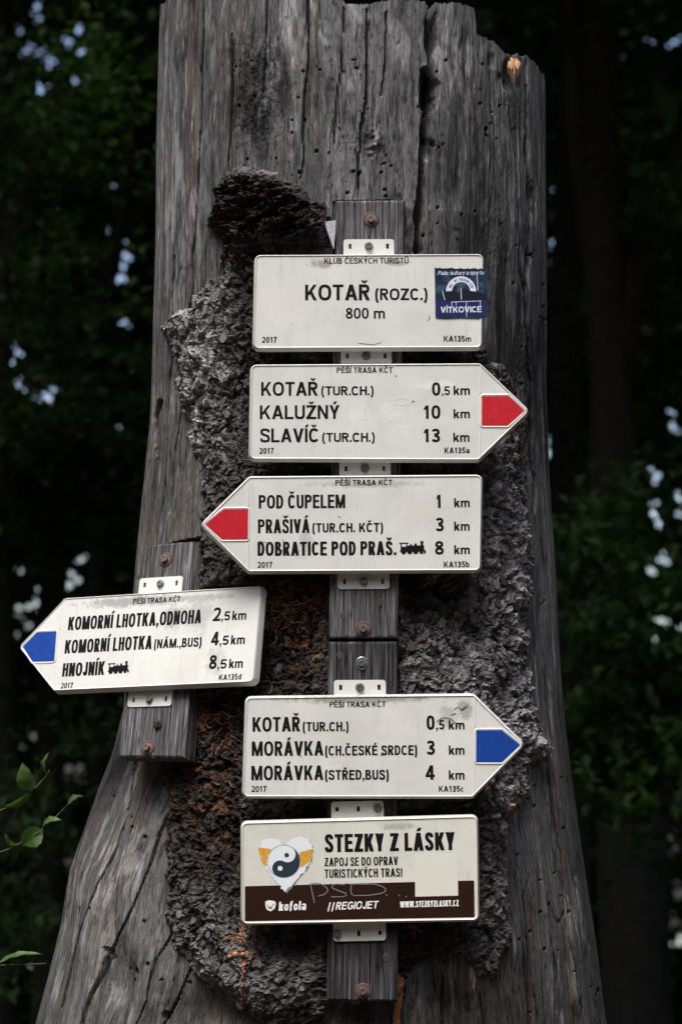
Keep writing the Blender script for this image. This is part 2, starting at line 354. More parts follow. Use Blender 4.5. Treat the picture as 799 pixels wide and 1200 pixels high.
class Ink:
    """flat print: collects polygons on a sign's face, each a hair above the last so no two lie in one plane"""
    def __init__(s): s.mb = MB(); s.i = 0
    def poly(s, pts, y0, Fs=None):
        y = y0 - .00003 * (s.i % 12); s.i += 1
        s.mb.add([(p[0], y, p[1]) for p in pts], Fs or [tuple(range(len(pts)))])
    def stroke(s, pts, w, y0):
        Lp, Rp = strip(pts, w); n = len(Lp)
        s.poly(Lp + Rp, y0, [(i, i + 1, n + i + 1, n + i) for i in range(n - 1)])
    def text(s, txt, a, b, H, y0, wt=.17, slant=0.):
        """text from point a to point b (face coordinates), cap height H"""
        a = np.array(a); b = np.array(b); ex = (b - a); Ltot = np.hypot(*ex); ex = ex / Ltot; ey = np.array([-ex[1], ex[0]])
        gap = .085; sp = .30
        def total(k):
            x = 0
            for i, c in enumerate(txt):
                x += sp * k if c == ' ' else (glw(c, wt) if glw(c, wt) <= wt else max(glw(c, wt) * k, wt)) + gap * min(1, k) * (i < len(txt) - 1)
            return x
        def fit():
            lo, hi = .2, 3.
            for _ in range(40):
                k = (lo + hi) / 2
                if total(k) * H < Ltot: lo = k
                else: hi = k
            return k
        k = fit()
        if k < .9: wt *= max(.72, .62 + .42 * k); k = fit()
        x = 0
        for c in txt:
            if c == ' ': x += sp * k; continue
            g0 = glw(c, wt); W = g0 if g0 <= wt else max(g0 * k, wt)
            for kind, pts in glyph(c, W, wt):
                T = lambda p: a + ex * ((x + p[0] + slant * p[1]) * H) + ey * (p[1] * H)
                if kind == 'q': s.poly([T(p) for p in pts], y0)
                else:
                    Lp, Rp = strip(pts, wt * .96); n = len(Lp)
                    s.poly([T(p) for p in Lp + Rp], y0, [(i, i + 1, n + i + 1, n + i) for i in range(n - 1)])
            x += W + gap * min(1, k)
    def build(s, name, mat, parent):
        me = s.mb.mesh(name); o = link(name, me, mat, parent); return o

# ------------------------------------------------------------------ frames of the signs (local x right, y into the trunk, z up)
def frame(o, yaw=0, tilt=0, roll=0):
    R = Matrix.Rotation(yaw, 4, 'Z') @ Matrix.Rotation(tilt, 4, 'X') @ Matrix.Rotation(roll, 4, 'Y')
    return Matrix.Translation(Vector(o)) @ R
LEFT = frame((-.4465, .1385, 1.9210), -.4513, -.1934, -.0146)
def loc(T, px, py, y=0.0):
    """face coordinates of the photo point (px, py) on the plane y of frame T"""
    A = np.array(T); o = A[:3, 3] + A[:3, 1] * y; p = hit(px, py, o, A[:3, 1]) - A[:3, 3]
    return float(p @ A[:3, 0]), float(p @ A[:3, 2])

def round_poly(P, inset, r, n=6):
    """inset a convex polygon (clockwise or not) and round its corners"""
    P = [np.array(p, float) for p in P]; k = len(P); c = sum(P) / k; Ls = []
    for i in range(k):
        a, b = P[i], P[(i + 1) % k]; d = (b - a) / np.hypot(*(b - a)); nn = np.array([-d[1], d[0]])
        if nn @ (c - a) < 0: nn = -nn
        Ls.append((a + nn * inset, d))
    Q = []
    for i in range(k):
        (a, d), (b, e) = Ls[i - 1], Ls[i]
        t = np.linalg.solve(np.array([d, -e]).T, b - a)[0]; Q.append(a + d * t)
    out = []
    for i in range(k):
        p, a, b = Q[i], Q[i - 1], Q[(i + 1) % k]
        u = (a - p) / np.hypot(*(a - p)); v = (b - p) / np.hypot(*(b - p)); ang = math.acos(np.clip(u @ v, -1, 1))
        tl = r / math.tan(ang / 2); s = p + u * tl; e = p + v * tl
        bis = (u + v) / np.hypot(*(u + v)); cc = p + bis * (r / math.sin(ang / 2))
        a0 = math.atan2(*(s - cc)[::-1]); a1 = math.atan2(*(e - cc)[::-1]); da = (a1 - a0 + math.pi) % (2 * math.pi) - math.pi
        for j in range(n + 1):
            q = a0 + da * j / n; out.append(cc + r * np.array([math.cos(q), math.sin(q)]))
    return out

def rings(mb, prof, P, r, cap_back=True, cap_front=False):
    rr = [[(q[0], y, q[1]) for q in round_poly(P, ins, max(r - ins, .0012))] for ins, y in prof]
    n = len(rr[0]); V = [v for g in rr for v in g]; Fs = []
    for i in range(len(rr) - 1):
        for j in range(n): Fs.append((i * n + j, i * n + (j + 1) % n, (i + 1) * n + (j + 1) % n, (i + 1) * n + j))
    if cap_back: Fs.append(tuple(range(n)))
    if cap_front: Fs.append(tuple((len(rr) - 1) * n + j for j in range(n)))
    mb.add(V, Fs)

def curve_plate(name, outer, holes, thick):
    cu = bpy.data.curves.new(name, 'CURVE'); cu.dimensions = '2D'; cu.fill_mode = 'BOTH'; cu.extrude = thick / 2
    for pts in [outer] + holes:
        s = cu.splines.new('POLY'); s.points.add(len(pts) - 1); s.use_cyclic_u = True
        for q, p in zip(s.points, pts): q.co = (p[0], p[1], 0, 1)
    o = bpy.data.objects.new('tmp', cu); COL.objects.link(o); dg = bpy.context.evaluated_depsgraph_get()
    me = bpy.data.meshes.new_from_object(o.evaluated_get(dg)); bpy.data.objects.remove(o); bpy.data.curves.remove(cu)
    me.transform(Matrix.Rotation(math.radians(90), 4, 'X')); me.name = name; return me
def rect(cx, cz, w, h, r=.001): return round_poly([(cx - w / 2, cz - h / 2), (cx + w / 2, cz - h / 2), (cx + w / 2, cz + h / 2), (cx - w / 2, cz + h / 2)], 0, r, 3)
TABW, TABH = .122, .062
TAB_MESH = {}
for sgn in (1, -1):   # the visible strip of a tab is its outer 3 cm
    zc = sgn * .0135
    TAB_MESH['mid', sgn] = curve_plate('mounting_tab', rect(0, 0, TABW, TABH, .007), [rect(-.045, zc, .007, .0125), rect(.045, zc, .007, .0125)], .0024)
    TAB_MESH['end', sgn] = curve_plate('mounting_tab', rect(0, 0, TABW, TABH, .007), [rect(-sgn * .0475, zc, .0075, .010), rect(sgn * .002, zc, .0075, .0125)], .0024)

def bolt_mesh(name, rw, rh, hh, seed=0, tw=.0018):
    """returns washer mesh, head mesh, both resting on y = 0 and standing out towards -y"""
    wm = MB(); n = 22
    pr = [(rw, 0), (rw, -tw * .6), (rw * .93, -tw), (rh * .8, -tw * 1.15)]
    V = [(r * math.cos(2 * math.pi * k / n), y, r * math.sin(2 * math.pi * k / n)) for r, y in pr for k in range(n)]
    Fs = [(i * n + k, i * n + (k + 1) % n, (i + 1) * n + (k + 1) % n, (i + 1) * n + k) for i in range(3) for k in range(n)] + [tuple(3 * n + k for k in range(n))]
    wm.add(V, Fs); hm = MB()
    pr = [(rh * 1.12, -tw, 24), (rh * 1.12, -tw - .0012, 24)]
    hexr = lambda a: math.cos(math.pi / 6) / math.cos((a + math.radians(seed * 17)) % (math.pi / 3) - math.pi / 6)
    lay = [(1.25, 1.25, -tw), (1.25, 1.25, -tw - .001), (1.0, 0, -tw - .0011), (1.0, 0, -tw - hh * .85), (.86, 1, -tw - hh), (.45, 1, -tw - hh), (.4, 1, -tw - hh + .0012)]
    m = 24; V = []
    for a_, circ, y in lay:
        for k in range(m):
            a = 2 * math.pi * k / m; r = rh * (a_ if circ else a_ * hexr(a)); V.append((r * math.cos(a), y, r * math.sin(a)))
    Fs = [(i * m + k, i * m + (k + 1) % m, (i + 1) * m + (k + 1) % m, (i + 1) * m + k) for i in range(len(lay) - 1) for k in range(m)] + [tuple((len(lay) - 1) * m + k for k in range(m))]
    hm.add(V, Fs); return wm.mesh('washer'), hm.mesh('bolt')
W_TAB, B_TAB = bolt_mesh('tab', .0105, .0078, .006, 1)
W_BIG, B_BIG = bolt_mesh('big', .018, .0095, .008, 2, .003)
W_MED, B_MED = bolt_mesh('med', .0150, .0085, .006, 3, .002)
def bolt(parent, x, y, z, wm, bm, mw, mb_, rot=0):
    b = link('bolt', bm, None, parent); b.location = (x, y, z); b.rotation_euler = (0, rot, 0)
    if not bm.materials: bm.materials.append(mb_)
    w_ = link('washer', wm, None, b)
    if not wm.materials: wm.materials.append(mw)
    return b

TF = .0262   # depth of a sign's box
def build_sign(name, label, T, poly, tabs, mat, cat='sign', group=None, face_in=.0082):
    root = thing(name, label, cat, T, group)
    h = MB(); rings(h, [(.002, TF), (0, TF - .003), (.0006, .019), (.0036, .0050), (.0043, .0022), (.0053, .0006), (.0062, 0), (.0070, .0004), (face_in - .0005, .0013), (face_in, .0018)], poly, .0165)
    me = h.mesh('housing'); link('housing', me, mat, root)
    for p in me.polygons: p.use_smooth = len(p.vertices) == 4
    me.set_sharp_from_angle(angle=math.radians(50))
    fp = round_poly(poly, face_in, .0165 - face_in)
    fm = mesh_py('face_panel', [(p[0], .0018, p[1]) for p in fp], [tuple(range(len(fp)))]); link('face_panel', fm, mat, root)
    for kind, sgn, px, py, bx in tabs:   # px, py: middle of the visible strip's outer edge
        x, z = loc(T, px, py, .028); z -= sgn * TABH / 2
        t = link('mounting_tab', TAB_MESH[kind, sgn], M_TAB, root); t.location = (x, .0278, z)
        bolt(t, bx, -.0012, sgn * .0135, W_TAB, B_TAB, M_ZINC, M_ZINC, random.random())
    return root
TY = .00165
def lettering(T, root, rows, mat=None, y0=TY):
    for r in rows:
        txt, x0, y0_, x1, y1_, H = r[:6]; wt = r[6] if len(r) > 6 else .175; sl = r[7] if len(r) > 7 else 0
        ink = Ink(); dz = math.sqrt(float((np.array(at(x0, y0_, 0)) - C) @ F) ** 2) * K
        if T is LEFT: dz = (float((np.array(T)[:3, 3] - C) @ F)) * K * 1.01
        ink.text(txt, loc(T, x0, y0_), loc(T, x1, y1_), H * dz, y0, wt * 1.27 if wt < .168 else wt * 1.08, sl); ink.build('lettering', mat or M_INK, root)
def panel(T, root, pts, mat, name='arrow_panel', out=.006):
    P = [loc(T, *p) for p in pts]
    b = MB(); rings(b, [(-out, .0017), (-out + .0012, .0006), (-out + .0028, .0001), (-.0022, .0003), (-.0012, .0010)], P, .004, False, True)
    link('arrow_border', b.mesh('arrow_border'), M_TAB, root)
    q = MB(); rings(q, [(-.0004, .0009), (0, .0004)], P, .0015, False, True); link(name, q.mesh(name), mat, root)
def ridge(T, root, pts):
    b = MB(); P = [loc(T, *p) for p in pts]
    for a, c in zip(P[:-1], P[1:]):
        a = np.array(a); c = np.array(c); d = (c - a) / np.hypot(*(c - a)); n = np.array([-d[1], d[0]])
        pr = [(-.0022, .0018), (-.0008, .0009), (.0008, .0009), (.0022, .0018)]
        V = [(*(e + n * k),) for e in (a, c) for k, y in pr]
        b.add([(V[i][0], pr[i % 4][1], V[i][1]) for i in range(8)], [(0, 1, 5, 4), (1, 2, 6, 5), (2, 3, 7, 6)])
    link('divider_ridge', b.mesh('divider_ridge'), M_TAB, root)
def loco(T, root, x0, y0, x1, y1):
    """little steam locomotive pictogram between the four photo limits"""
    a = np.array(loc(T, x0, y1[0])); b = np.array(loc(T, x1, y1[1])); ex = b - a; Lx = np.hypot(*ex); ex /= Lx; ey = np.array([-ex[1], ex[0]])
    H = Lx * .5; ink = Ink(); u = Lx / 10; v = H / 5
    Pp = lambda pts: ink.poly([a + ex * (x * u) + ey * (y * v) for x, y in pts], TY)
    Pp([(.0, 3.9), (3.4, 3.9), (3.4, 4.4), (.0, 4.4)]); Pp([(.5, 1), (3, 1), (3, 4), (2.6, 4), (2.6, 2.9), (1.0, 2.9), (1, 4), (.5, 4)][::1])
    Pp([(.5, 1), (3, 1), (3, 2.9), (.5, 2.9)]); Pp([(2.8, 1), (9.3, 1), (9.3, 3.3), (2.8, 3.3)]); Pp([(8, 3.2), (8.9, 3.2), (9.1, 4.9), (7.8, 4.9)])
    Pp([(5.6, 3.2), (6.6, 3.2), (6.5, 4.1), (5.7, 4.1)]); Pp([(4, 3.2), (4.7, 3.2), (4.6, 3.9), (4.1, 3.9)]); Pp([(.2, .9), (9.9, .9), (9.9, 1.4), (.2, 1.4)])
    Pp([(9.2, .3), (10, .3), (9.6, 1.5), (9.1, 1.5)])
    for cx, r in ((1.6, .95), (3.9, .95), (6.1, .95), (8.2, .7)):
        Pp([(cx + r * math.cos(t * math.pi / 8), r * .98 + r * math.sin(t * math.pi / 8) * 1.0) for t in range(16)])
    ink.build('locomotive_pictogram', M_INK, root)

def flat_frame(cor):
    P = np.array([at(a, b, 0) for a, b in cor]); c = P.mean(0); d = (P[1] - P[0]) + (P[2] - P[3]); roll = -math.atan2(d[2], d[0])
    return frame(c, 0, 0, roll)
SIG = []
# 1 place-name sign
T1 = flat_frame([(296.5, 296.7), (567.3, 295.6), (566.3, 409.8), (295, 410.6)])
s1 = build_sign('place_name_sign', 'top rectangular cream sign with a dark blue square sticker on its right edge', T1,
    [loc(T1, *p) for p in [(297.5, 296.7), (567.8, 295.6), (566, 409.3), (295, 410.3)]], [('mid', 1, 432, 280.5, 0)],
    sign_mat('enamel_a', [(-.11, .092, .035, .013, (.36, .34, .25), .6), (.075, .094, .03, .009, (.40, .38, .28), .5), (-.2, .0, .1, .08, (.64, .63, .58), .25)], seed=1))
lettering(T1, s1, [('KLUB ČESKÝCH TURISTŮ', 380, 308.9, 478.5, 308.6, 7.0, .17), ('KOTAŘ', 357.5, 352, 433.5, 351.7, 19, .18), ('(ROZC.)', 439.5, 351.7, 500.8, 351.4, 14, .155),
    ('800 m', 405, 373.4, 451, 373.2, 13, .17), ('2017', 307, 401.6, 324.5, 401.6, 7.2, .16), ('KA135m', 519.8, 400.2, 551.8, 400.2, 7, .16)])
# 2
T2 = flat_frame([(292.6, 425.7), (563, 424.3), (561.6, 542), (291, 540.6)])
s2 = build_sign('direction_sign', 'second sign from the top, cream arrow pointing right with a red tip', T2,
    [loc(T2, *p) for p in [(292.6, 425.3), (563, 423.8), (623.2, 481.5), (561.4, 541), (290.5, 540)]], [('mid', 1, 429, 408.8, 0)],
    sign_mat('enamel_b', [(.06, .005, .03, .035, (.66, .66, .66), .35), (.17, .065, .07, .012, (.66, .66, .64), .5), (-.02, -.01, .02, .03, (.66, .66, .66), .3)], seed=2), group='trail signs screwed to the stump')
lettering(T2, s2, [('PĚŠÍ TRASA KČT', 394.5, 437, 460, 436.6, 6.6, .16), ('KOTAŘ', 306, 463.8, 372.5, 463.5, 16.5), ('(TUR.CH.)', 376.5, 463.2, 437.7, 463, 10.8, .162),
    ('KALUŽNÝ', 304.5, 491.2, 397.8, 490.8, 16.5), ('SLAVÍČ', 305, 518.4, 374, 518, 16.5), ('(TUR.CH.)', 377.5, 517.8, 439, 517.6, 10.8, .162),
    ('0', 506, 463.6, 516, 463.5, 15.8, .19), (',5', 517.5, 462.8, 527, 462.8, 10.5, .17), ('km', 531.3, 462.8, 550.5, 462.6, 11, .16), ('10', 495.5, 490.8, 516, 490.6, 16, .19), ('km', 531.3, 490.3, 550.5, 490, 11, .16),
    ('13', 495.5, 518.2, 515.6, 518, 16, .19), ('km', 531, 517.8, 550, 517.5, 11, .16), ('2017', 304, 531.8, 321, 531.6, 7, .16), ('KA135a', 520.6, 531.2, 550, 531, 7, .16)])
panel(T2, s2, [(564.6, 464.3), (595.5, 464.1), (614.2, 481), (594.5, 498.6), (564.4, 498.6)], M_RED); ridge(T2, s2, [(563, 428), (562.8, 461)]); ridge(T2, s2, [(562.6, 502), (561.8, 537)])
# 3
T3 = flat_frame([(291.3, 557), (566, 554.7), (563.4, 671.7), (290.4, 673)])
s3 = build_sign('direction_sign', 'cream arrow sign pointing left with a red tip', T3,
    [loc(T3, *p) for p in [(291.5, 556.6), (566.3, 554.5), (564.5, 670.6), (290.4, 672), (232.2, 614.8)]], [('mid', 1, 427.5, 540.7, 0), ('mid', -1, 426, 690.2, 0)],
    sign_mat('enamel_c', [(.13, .03, .06, .045, (.50, .49, .44), .3), (-.14, -.045, .02, .04, (.45, .43, .38), .4), (.0, .095, .16, .01, (.42, .41, .37), .4)], seed=3), group='trail signs screwed to the stump')
lettering(T3, s3, [('PĚŠÍ TRASA KČT', 393, 569, 459.7, 568.4, 6.6, .16), ('POD ČUPELEM', 303.2, 596, 404.5, 595.2, 16), ('PRAŠIVÁ', 302.3, 625, 363, 624.4, 16.5), ('(TUR.CH. KČT)', 366, 624, 448.8, 623.4, 11, .162),
    ('DOBRATICE POD PRAŠ.', 301.8, 651.4, 464.5, 650.4, 16.5, .165), ('2017', 301.8, 665.4, 319.4, 665.2, 7, .16), ('KA135b', 520, 665, 549.8, 664.6, 7, .16),
    ('1', 510.5, 595.2, 517.5, 595.1, 15.5, .19), ('km', 532, 594.6, 550.3, 594.3, 11, .16), ('3', 510, 622.6, 520, 622.5, 16, .19), ('km', 532, 622, 550.2, 621.8, 11, .16), ('8', 509.5, 650, 520, 649.8, 16, .19), ('km', 532, 649.6, 550.4, 649.4, 11, .16)])
loco(T3, s3, 467.8, 634, 499.2, (649.6, 649.2))
panel(T3, s3, [(290.6, 596.8), (262.5, 597), (240.8, 614.6), (260.5, 632.2), (290.4, 632)], M_RED); ridge(T3, s3, [(291.6, 560), (291.2, 593)]); ridge(T3, s3, [(291, 636), (290.6, 668)])
# 4, on the board at the left
s4 = build_sign('direction_sign', 'slanting cream arrow sign pointing left with a blue tip, on the left board', LEFT,
    [loc(LEFT, *p) for p in [(75.5, 699), (308, 684.3), (298.5, 801), (62.4, 811.6), (19.8, 758)]], [('mid', 1, 189.6, 676.5, 0), ('mid', -1, 175.2, 828, 0)],
    sign_mat('enamel_d', [(-.08, .1, .16, .016, (.40, .40, .39), .7), (.04, .055, .03, .035, (.42, .42, .42), .6), (.11, .06, .05, .05, (.47, .47, .46), .5), (.1, .1, .12, .01, (.45, .45, .44), .6), (.17, -.06, .03, .04, (.46, .46, .46), .4)], seed=4), group='trail signs screwed to the stump')
lettering(LEFT, s4, [('PĚŠÍ TRASA KČT', 155.6, 707.8, 211, 704.8, 6.6, .16), ('KOMORNÍ LHOTKA,ODNOHA', 79.3, 738.6, 235.2, 730.1, 16.5, .16), ('2', 248.8, 728, 257.8, 727.5, 16.3, .185), (',5', 259, 727.2, 269, 726.8, 11, .165), ('km', 271.5, 726.6, 288, 726, 11, .16),
    ('KOMORNÍ LHOTKA', 75.3, 765.9, 177.4, 760.4, 16.5, .16), ('(NÁM.,BUS)', 180, 760, 235.7, 757.4, 11, .162), ('4', 246.6, 756.4, 255.8, 756, 16.3, .185), (',5', 257, 755.8, 267.3, 755.4, 11, .165), ('km', 270, 755.2, 286.3, 754.6, 11, .16),
    ('HNOJNÍK', 72.5, 793, 121.8, 790.6, 16.5, .165), ('8', 244.2, 784, 253.2, 783.6, 16.3, .185), (',5', 254.4, 783.6, 265, 783.2, 11, .165), ('km', 267.8, 783, 284, 782.4, 11, .16),
    ('2017', 71, 806.8, 85.3, 806.2, 6.8, .16), ('KA135d', 256, 797.2, 282.3, 796, 6.8, .16)])
loco(LEFT, s4, 125.3, 774, 151, (790, 788.6))
panel(LEFT, s4, [(66.2, 739.8), (43.5, 741), (27, 757.8), (38.5, 775.4), (63.6, 774.6)], M_BLUE); ridge(LEFT, s4, [(75, 702), (70, 737)]); ridge(LEFT, s4, [(65.5, 779), (63, 807)])
# 5
T5 = flat_frame([(286.6, 815.7), (554.4, 812.3), (554.4, 938), (283.3, 937)])
s5 = build_sign('direction_sign', 'cream arrow sign pointing right with a blue tip', T5,
    [loc(T5, *p) for p in [(286.6, 815.2), (555.5, 812), (617.2, 872.6), (554.6, 936.2), (282.6, 936)]], [('mid', 1, 421.5, 796.8, 0)],
    sign_mat('enamel_e', [(.0, .112, .2, .012, (.30, .29, .26), .55), (.21, .07, .028, .03, (.40, .39, .37), .4), (.25, .085, .02, .03, (.38, .37, .35), .6), (-.03, .01, .05, .08, (.52, .51, .47), .6)], seed=5), group='trail signs screwed to the stump')
lettering(T5, s5, [('PĚŠÍ TRASA KČT', 386, 829, 452, 828.4, 6.6, .16), ('KOTAŘ', 296, 857.6, 351.8, 857, 17, .18), ('(TUR.CH.)', 354.7, 857.2, 408.4, 856.8, 11, .162), ('MORÁVKA', 295, 886, 379, 885.4, 17), ('(CH.ČESKÉ SRDCE)', 380.8, 885.6, 488.8, 884.8, 11.5, .162),
    ('MORÁVKA', 294.5, 914.6, 379, 914, 17), ('(STŘED,BUS)', 380.8, 914, 455.5, 913.6, 11.5, .162), ('0', 499.7, 855.4, 509.4, 855.2, 16.8, .19), (',5', 510.8, 855, 520.5, 855, 11.2, .165), ('km', 525.5, 855, 544.2, 854.8, 11, .16),
    ('3', 499.5, 884.6, 509.7, 884.4, 16.5, .19), ('km', 525.7, 884.6, 544.2, 884.4, 11, .16), ('4', 498.5, 914, 509.5, 913.8, 17, .19), ('km', 525.7, 913.8, 544.2, 913.6, 11, .16), ('2017', 294.7, 928.2, 312.5, 928, 7, .16), ('KA135c', 514, 928, 543.6, 927.8, 7, .16)])
panel(T5, s5, [(558, 856.2), (587.7, 856), (609, 873.2), (587.7, 893.2), (557.8, 893.2)], M_BLUE); ridge(T5, s5, [(555.5, 817), (556, 852)]); ridge(T5, s5, [(555.6, 897), (554.8, 931)])
# 6 rectangular sponsor sign
T6 = flat_frame([(281.9, 962.3), (561, 953.8), (562.5, 1082), (281.9, 1086)])
s6 = build_sign('information_sign', 'lowest rectangular cream sign with a heart emblem and a dark brown lower band', T6,
    [loc(T6, *p) for p in [(281.4, 962), (560.8, 954), (562.8, 1080.6), (281.6, 1085.2)]], [('end', 1, 418.5, 939, .0475), ('end', -1, 421.5, 1102.6, -.052)],
    sign_mat('enamel_f', [(.09, .1, .05, .01, (.4, .38, .33), .5)], col=(.59, .585, .53), seed=6))
q = MB(); rings(q, [(0, .00165), (0, .0016)], [loc(T6, *p) for p in [(287, 1038.6), (555.4, 1031.8), (556, 1075), (287, 1079.6)]], .003, False, True); link('brown_band', q.mesh('brown_band'), M_BAND, s6)
lettering(T6, s6, [('STEZKY Z LÁSKY', 380.5, 999, 532.8, 996.2, 21, .20), ('ZAPOJ SE DO OPRAV', 380.3, 1015.4, 466.4, 1013.8, 10, .17), ('TURISTICKÝCH TRAS!', 380.3, 1029, 471.4, 1027.4, 10, .17)])
lettering(T6, s6, [('kofola', 326.5, 1067.4, 358.4, 1066.4, 10.5, .20, .10), ('REGIOJET', 393, 1066.2, 442.2, 1064.6, 8.8, .17, .22), ('WWW.STEZKYZLASKY.CZ', 468.8, 1063.6, 537.4, 1061.8, 7, .16)], M_WHITEINK, .0014)
M_PATCH = new_mat('cream_patch', (.59, .585, .53), .4); M_PALE = new_mat('pale_blue_white_print', (.62, .66, .70), .45); M_OCHRE = plain_noisy('ochre_print', (.60, .30, .03), .5, 0, 300, .6, 1.2)
M_NAVY = new_mat('navy_print', (.016, .028, .042), .4); M_GREYP = new_mat('grey_print', (.16, .19, .21), .5)
def flat(T, root, name, pts, mat, y):
    P = [loc(T, *p) for p in pts]; return link(name, mesh_py(name, [(p[0], y, p[1]) for p in P], [tuple(range(len(P)))]), mat, root)
flat(T6, s6, 'blank_patch', [(486, 1001), (535.8, 999.6), (536.6, 1049.6), (486.4, 1050.8)], M_PATCH, .00135)
def ragged(cx, cy, pts, amp, seed, step=1.6):
    rr = random.Random(seed); out = []
    for i in range(len(pts)):
        (x0, y0), (x1, y1) = pts[i], pts[(i + 1) % len(pts)]; n = max(1, int(math.hypot(x1 - x0, y1 - y0) / step))
        for k in range(n): out.append((x0 + (x1 - x0) * k / n + rr.uniform(-amp, amp), y0 + (y1 - y0) * k / n + rr.uniform(-amp, amp) * .25))
    return out
hx, hy = 334, 1008
heart = [(334, 1045), (322, 1032), (311, 1018), (304, 1004), (303, 994), (307, 985.5), (316, 982), (326, 984), (334, 991), (341, 983.5), (351, 980), (361, 983.5), (366, 992), (365, 1004), (359, 1017), (347, 1032)]
flat(T6, s6, 'heart_shadow', [(x + 1.6, y + 1.4) for x, y in ragged(0, 0, heart, 1.6, 2)], M_GREYP, .00145)
he = link('heart_emblem', mesh_py('heart_emblem', [(p[0], .00125, p[1]) for p in [loc(T6, *p) for p in ragged(0, 0, heart, 1.7, 3)]], [tuple(range(len(ragged(0, 0, heart, 1.7, 3))))]), M_PALE, s6)
for pts in ([(303, 993), (318, 995), (313, 1005), (312, 1016), (306, 1008)], [(350, 999), (366, 995), (365, 1006), (358, 1014), (352, 1017)]):
    flat(T6, s6, 'ochre_brushstroke', ragged(0, 0, pts, 1.0, 5), M_OCHRE, .00115)
cx_, cy_, r_ = 332.6, 1009.4, 18.6
circ = lambda cx, cy, r, a0=0, a1=360, n=36: [(cx + r * math.cos(math.radians(a0 + (a1 - a0) * i / n)), cy - r * math.sin(math.radians(a0 + (a1 - a0) * i / n))) for i in range(n + (a1 - a0 < 360))]
flat(T6, s6, 'emblem_disc', circ(cx_, cy_, r_ + .8), M_GREYP, .00105); flat(T6, s6, 'emblem_disc', circ(cx_, cy_, r_), M_PALE, .00095)
_a = 62   # dark half: rim arc, then two half circles
u_ = (math.cos(math.radians(_a)), -math.sin(math.radians(_a))); h1 = (cx_ + u_[0] * r_ / 2, cy_ + u_[1] * r_ / 2); h2_ = (cx_ - u_[0] * r_ / 2, cy_ - u_[1] * r_ / 2)
flat(T6, s6, 'emblem_dark_half', circ(cx_, cy_, r_, _a, _a - 180, 30) + circ(*h2_, r_ / 2, _a - 180, _a - 360, 18)[1:] + circ(*h1, r_ / 2, _a - 180, _a, 18)[1:-1], M_NAVY, .00085)
flat(T6, s6, 'emblem_dot', circ(h1[0] - 1, h1[1] + 1, 2.7), M_NAVY, .00075); flat(T6, s6, 'emblem_dot', circ(h2_[0], h2_[1], 2.9), M_PALE, .00075)
lg = [(311, 1056.5), (315, 1055), (322, 1056), (323.4, 1059), (321.8, 1065), (317, 1068), (312.5, 1066), (311, 1061)]
flat(T6, s6, 'leaf_logo', lg, M_WHITEINK, .0014); ik = Ink()
for pts in ([(313, 1060), (316.5, 1064.5), (317.5, 1062)], [(317, 1064.5), (321, 1059)], [(313.8, 1064), (319.5, 1064.8)]): ik.stroke([loc(T6, *p) for p in pts], .0017, .0013)
ik.build('logo_lines', M_BAND, s6); ik = Ink()
for pts in ([(384.3, 1068), (387, 1057.5)], [(388.8, 1068), (391.5, 1057.5)]): ik.stroke([loc(T6, *p) for p in pts], .0030, .0014)
ik.build('slanted_bars', M_WHITEINK, s6)
M_SCRAWL = new_mat('scrawl_paint', (.19, .18, .24), .5); ik = Ink()
for pts in ([(363.5, 1035), (366, 1047), (368.5, 1058)], [(362, 1036.5), (371, 1034.8), (379, 1037.5), (384, 1043), (380, 1048), (373, 1050)], [(404, 1037), (393, 1036), (389, 1040), (397, 1044), (405, 1047), (403, 1050.5), (388, 1051)],
            [(412, 1037), (411, 1044), (413, 1049)], [(409, 1036), (425, 1036), (440, 1036.5), (451, 1041), (449, 1046), (433, 1049), (414, 1049.5)], [(452, 1048.5), (454, 1049.2)], [(467, 1049), (468.6, 1050)], [(475, 1050.6), (476.5, 1051)]):
    ik.stroke([loc(T6, *p) for p in crom(pts, 8)] if len(pts) > 2 else [loc(T6, *p) for p in pts], .0019, .0011)
o = ik.build('scrawled_letters', M_SCRAWL, s6); o['label'] = 'pale violet scrawled letters across the brown band'
M_FAINT = new_mat('faint_scrawl', (.66, .66, .67), .3); ik = Ink()
for pts in ([(414, 499), (424, 480), (430, 478), (434, 500)], [(418, 491), (436, 490)], [(466, 478), (455, 483), (452, 490), (466, 495), (470, 503)], [(478, 482), (473, 499), (484, 503), (489, 490)], [(458, 470), (470, 466), (482, 470), (474, 474), (461, 473)]):
    ik.stroke([loc(T2, *p) for p in crom(pts, 8)] if len(pts) > 2 else [loc(T2, *p) for p in pts], .0022, .0016)
ik.build('faint_scrawl', M_FAINT, s2)
# sticker on sign 1, printed square with torn top edge, its right end lapping over the rim
M_MARK = new_mat('dark_scratches', (.05, .045, .04), .7); ik = Ink()
for pts in ([(532, 832), (536, 829), (541, 831), (545, 827)], [(540, 833), (546, 829), (548, 825)], [(511, 846), (520, 841), (530, 844), (537, 852)], [(528, 838), (534, 836)], [(446, 884), (448, 886)], [(351, 884), (353, 887)]):
    ik.stroke([loc(T5, *p) for p in crom(pts, 6)] if len(pts) > 2 else [loc(T5, *p) for p in pts], .0017, .0012)
ik.build('dark_scratches', M_MARK, s5)['kind'] = 'stuff'; ik = Ink()
for pts in ([(331, 632), (334, 640), (330, 646)], [(303, 634), (318, 637)], [(396, 605), (399, 606)], [(494, 646), (497, 649)]): ik.stroke([loc(T3, *p) for p in crom(pts, 4)] if len(pts) > 2 else [loc(T3, *p) for p in pts], .0012, .0012)
ik.build('dark_scratches', M_MARK, s3)['kind'] = 'stuff'; ik = Ink()
for pts in ([(483, 469.5), (484.8, 471)], [(463, 440), (464, 441)]): ik.stroke([loc(T2, *p) for p in pts], .003, .0012)
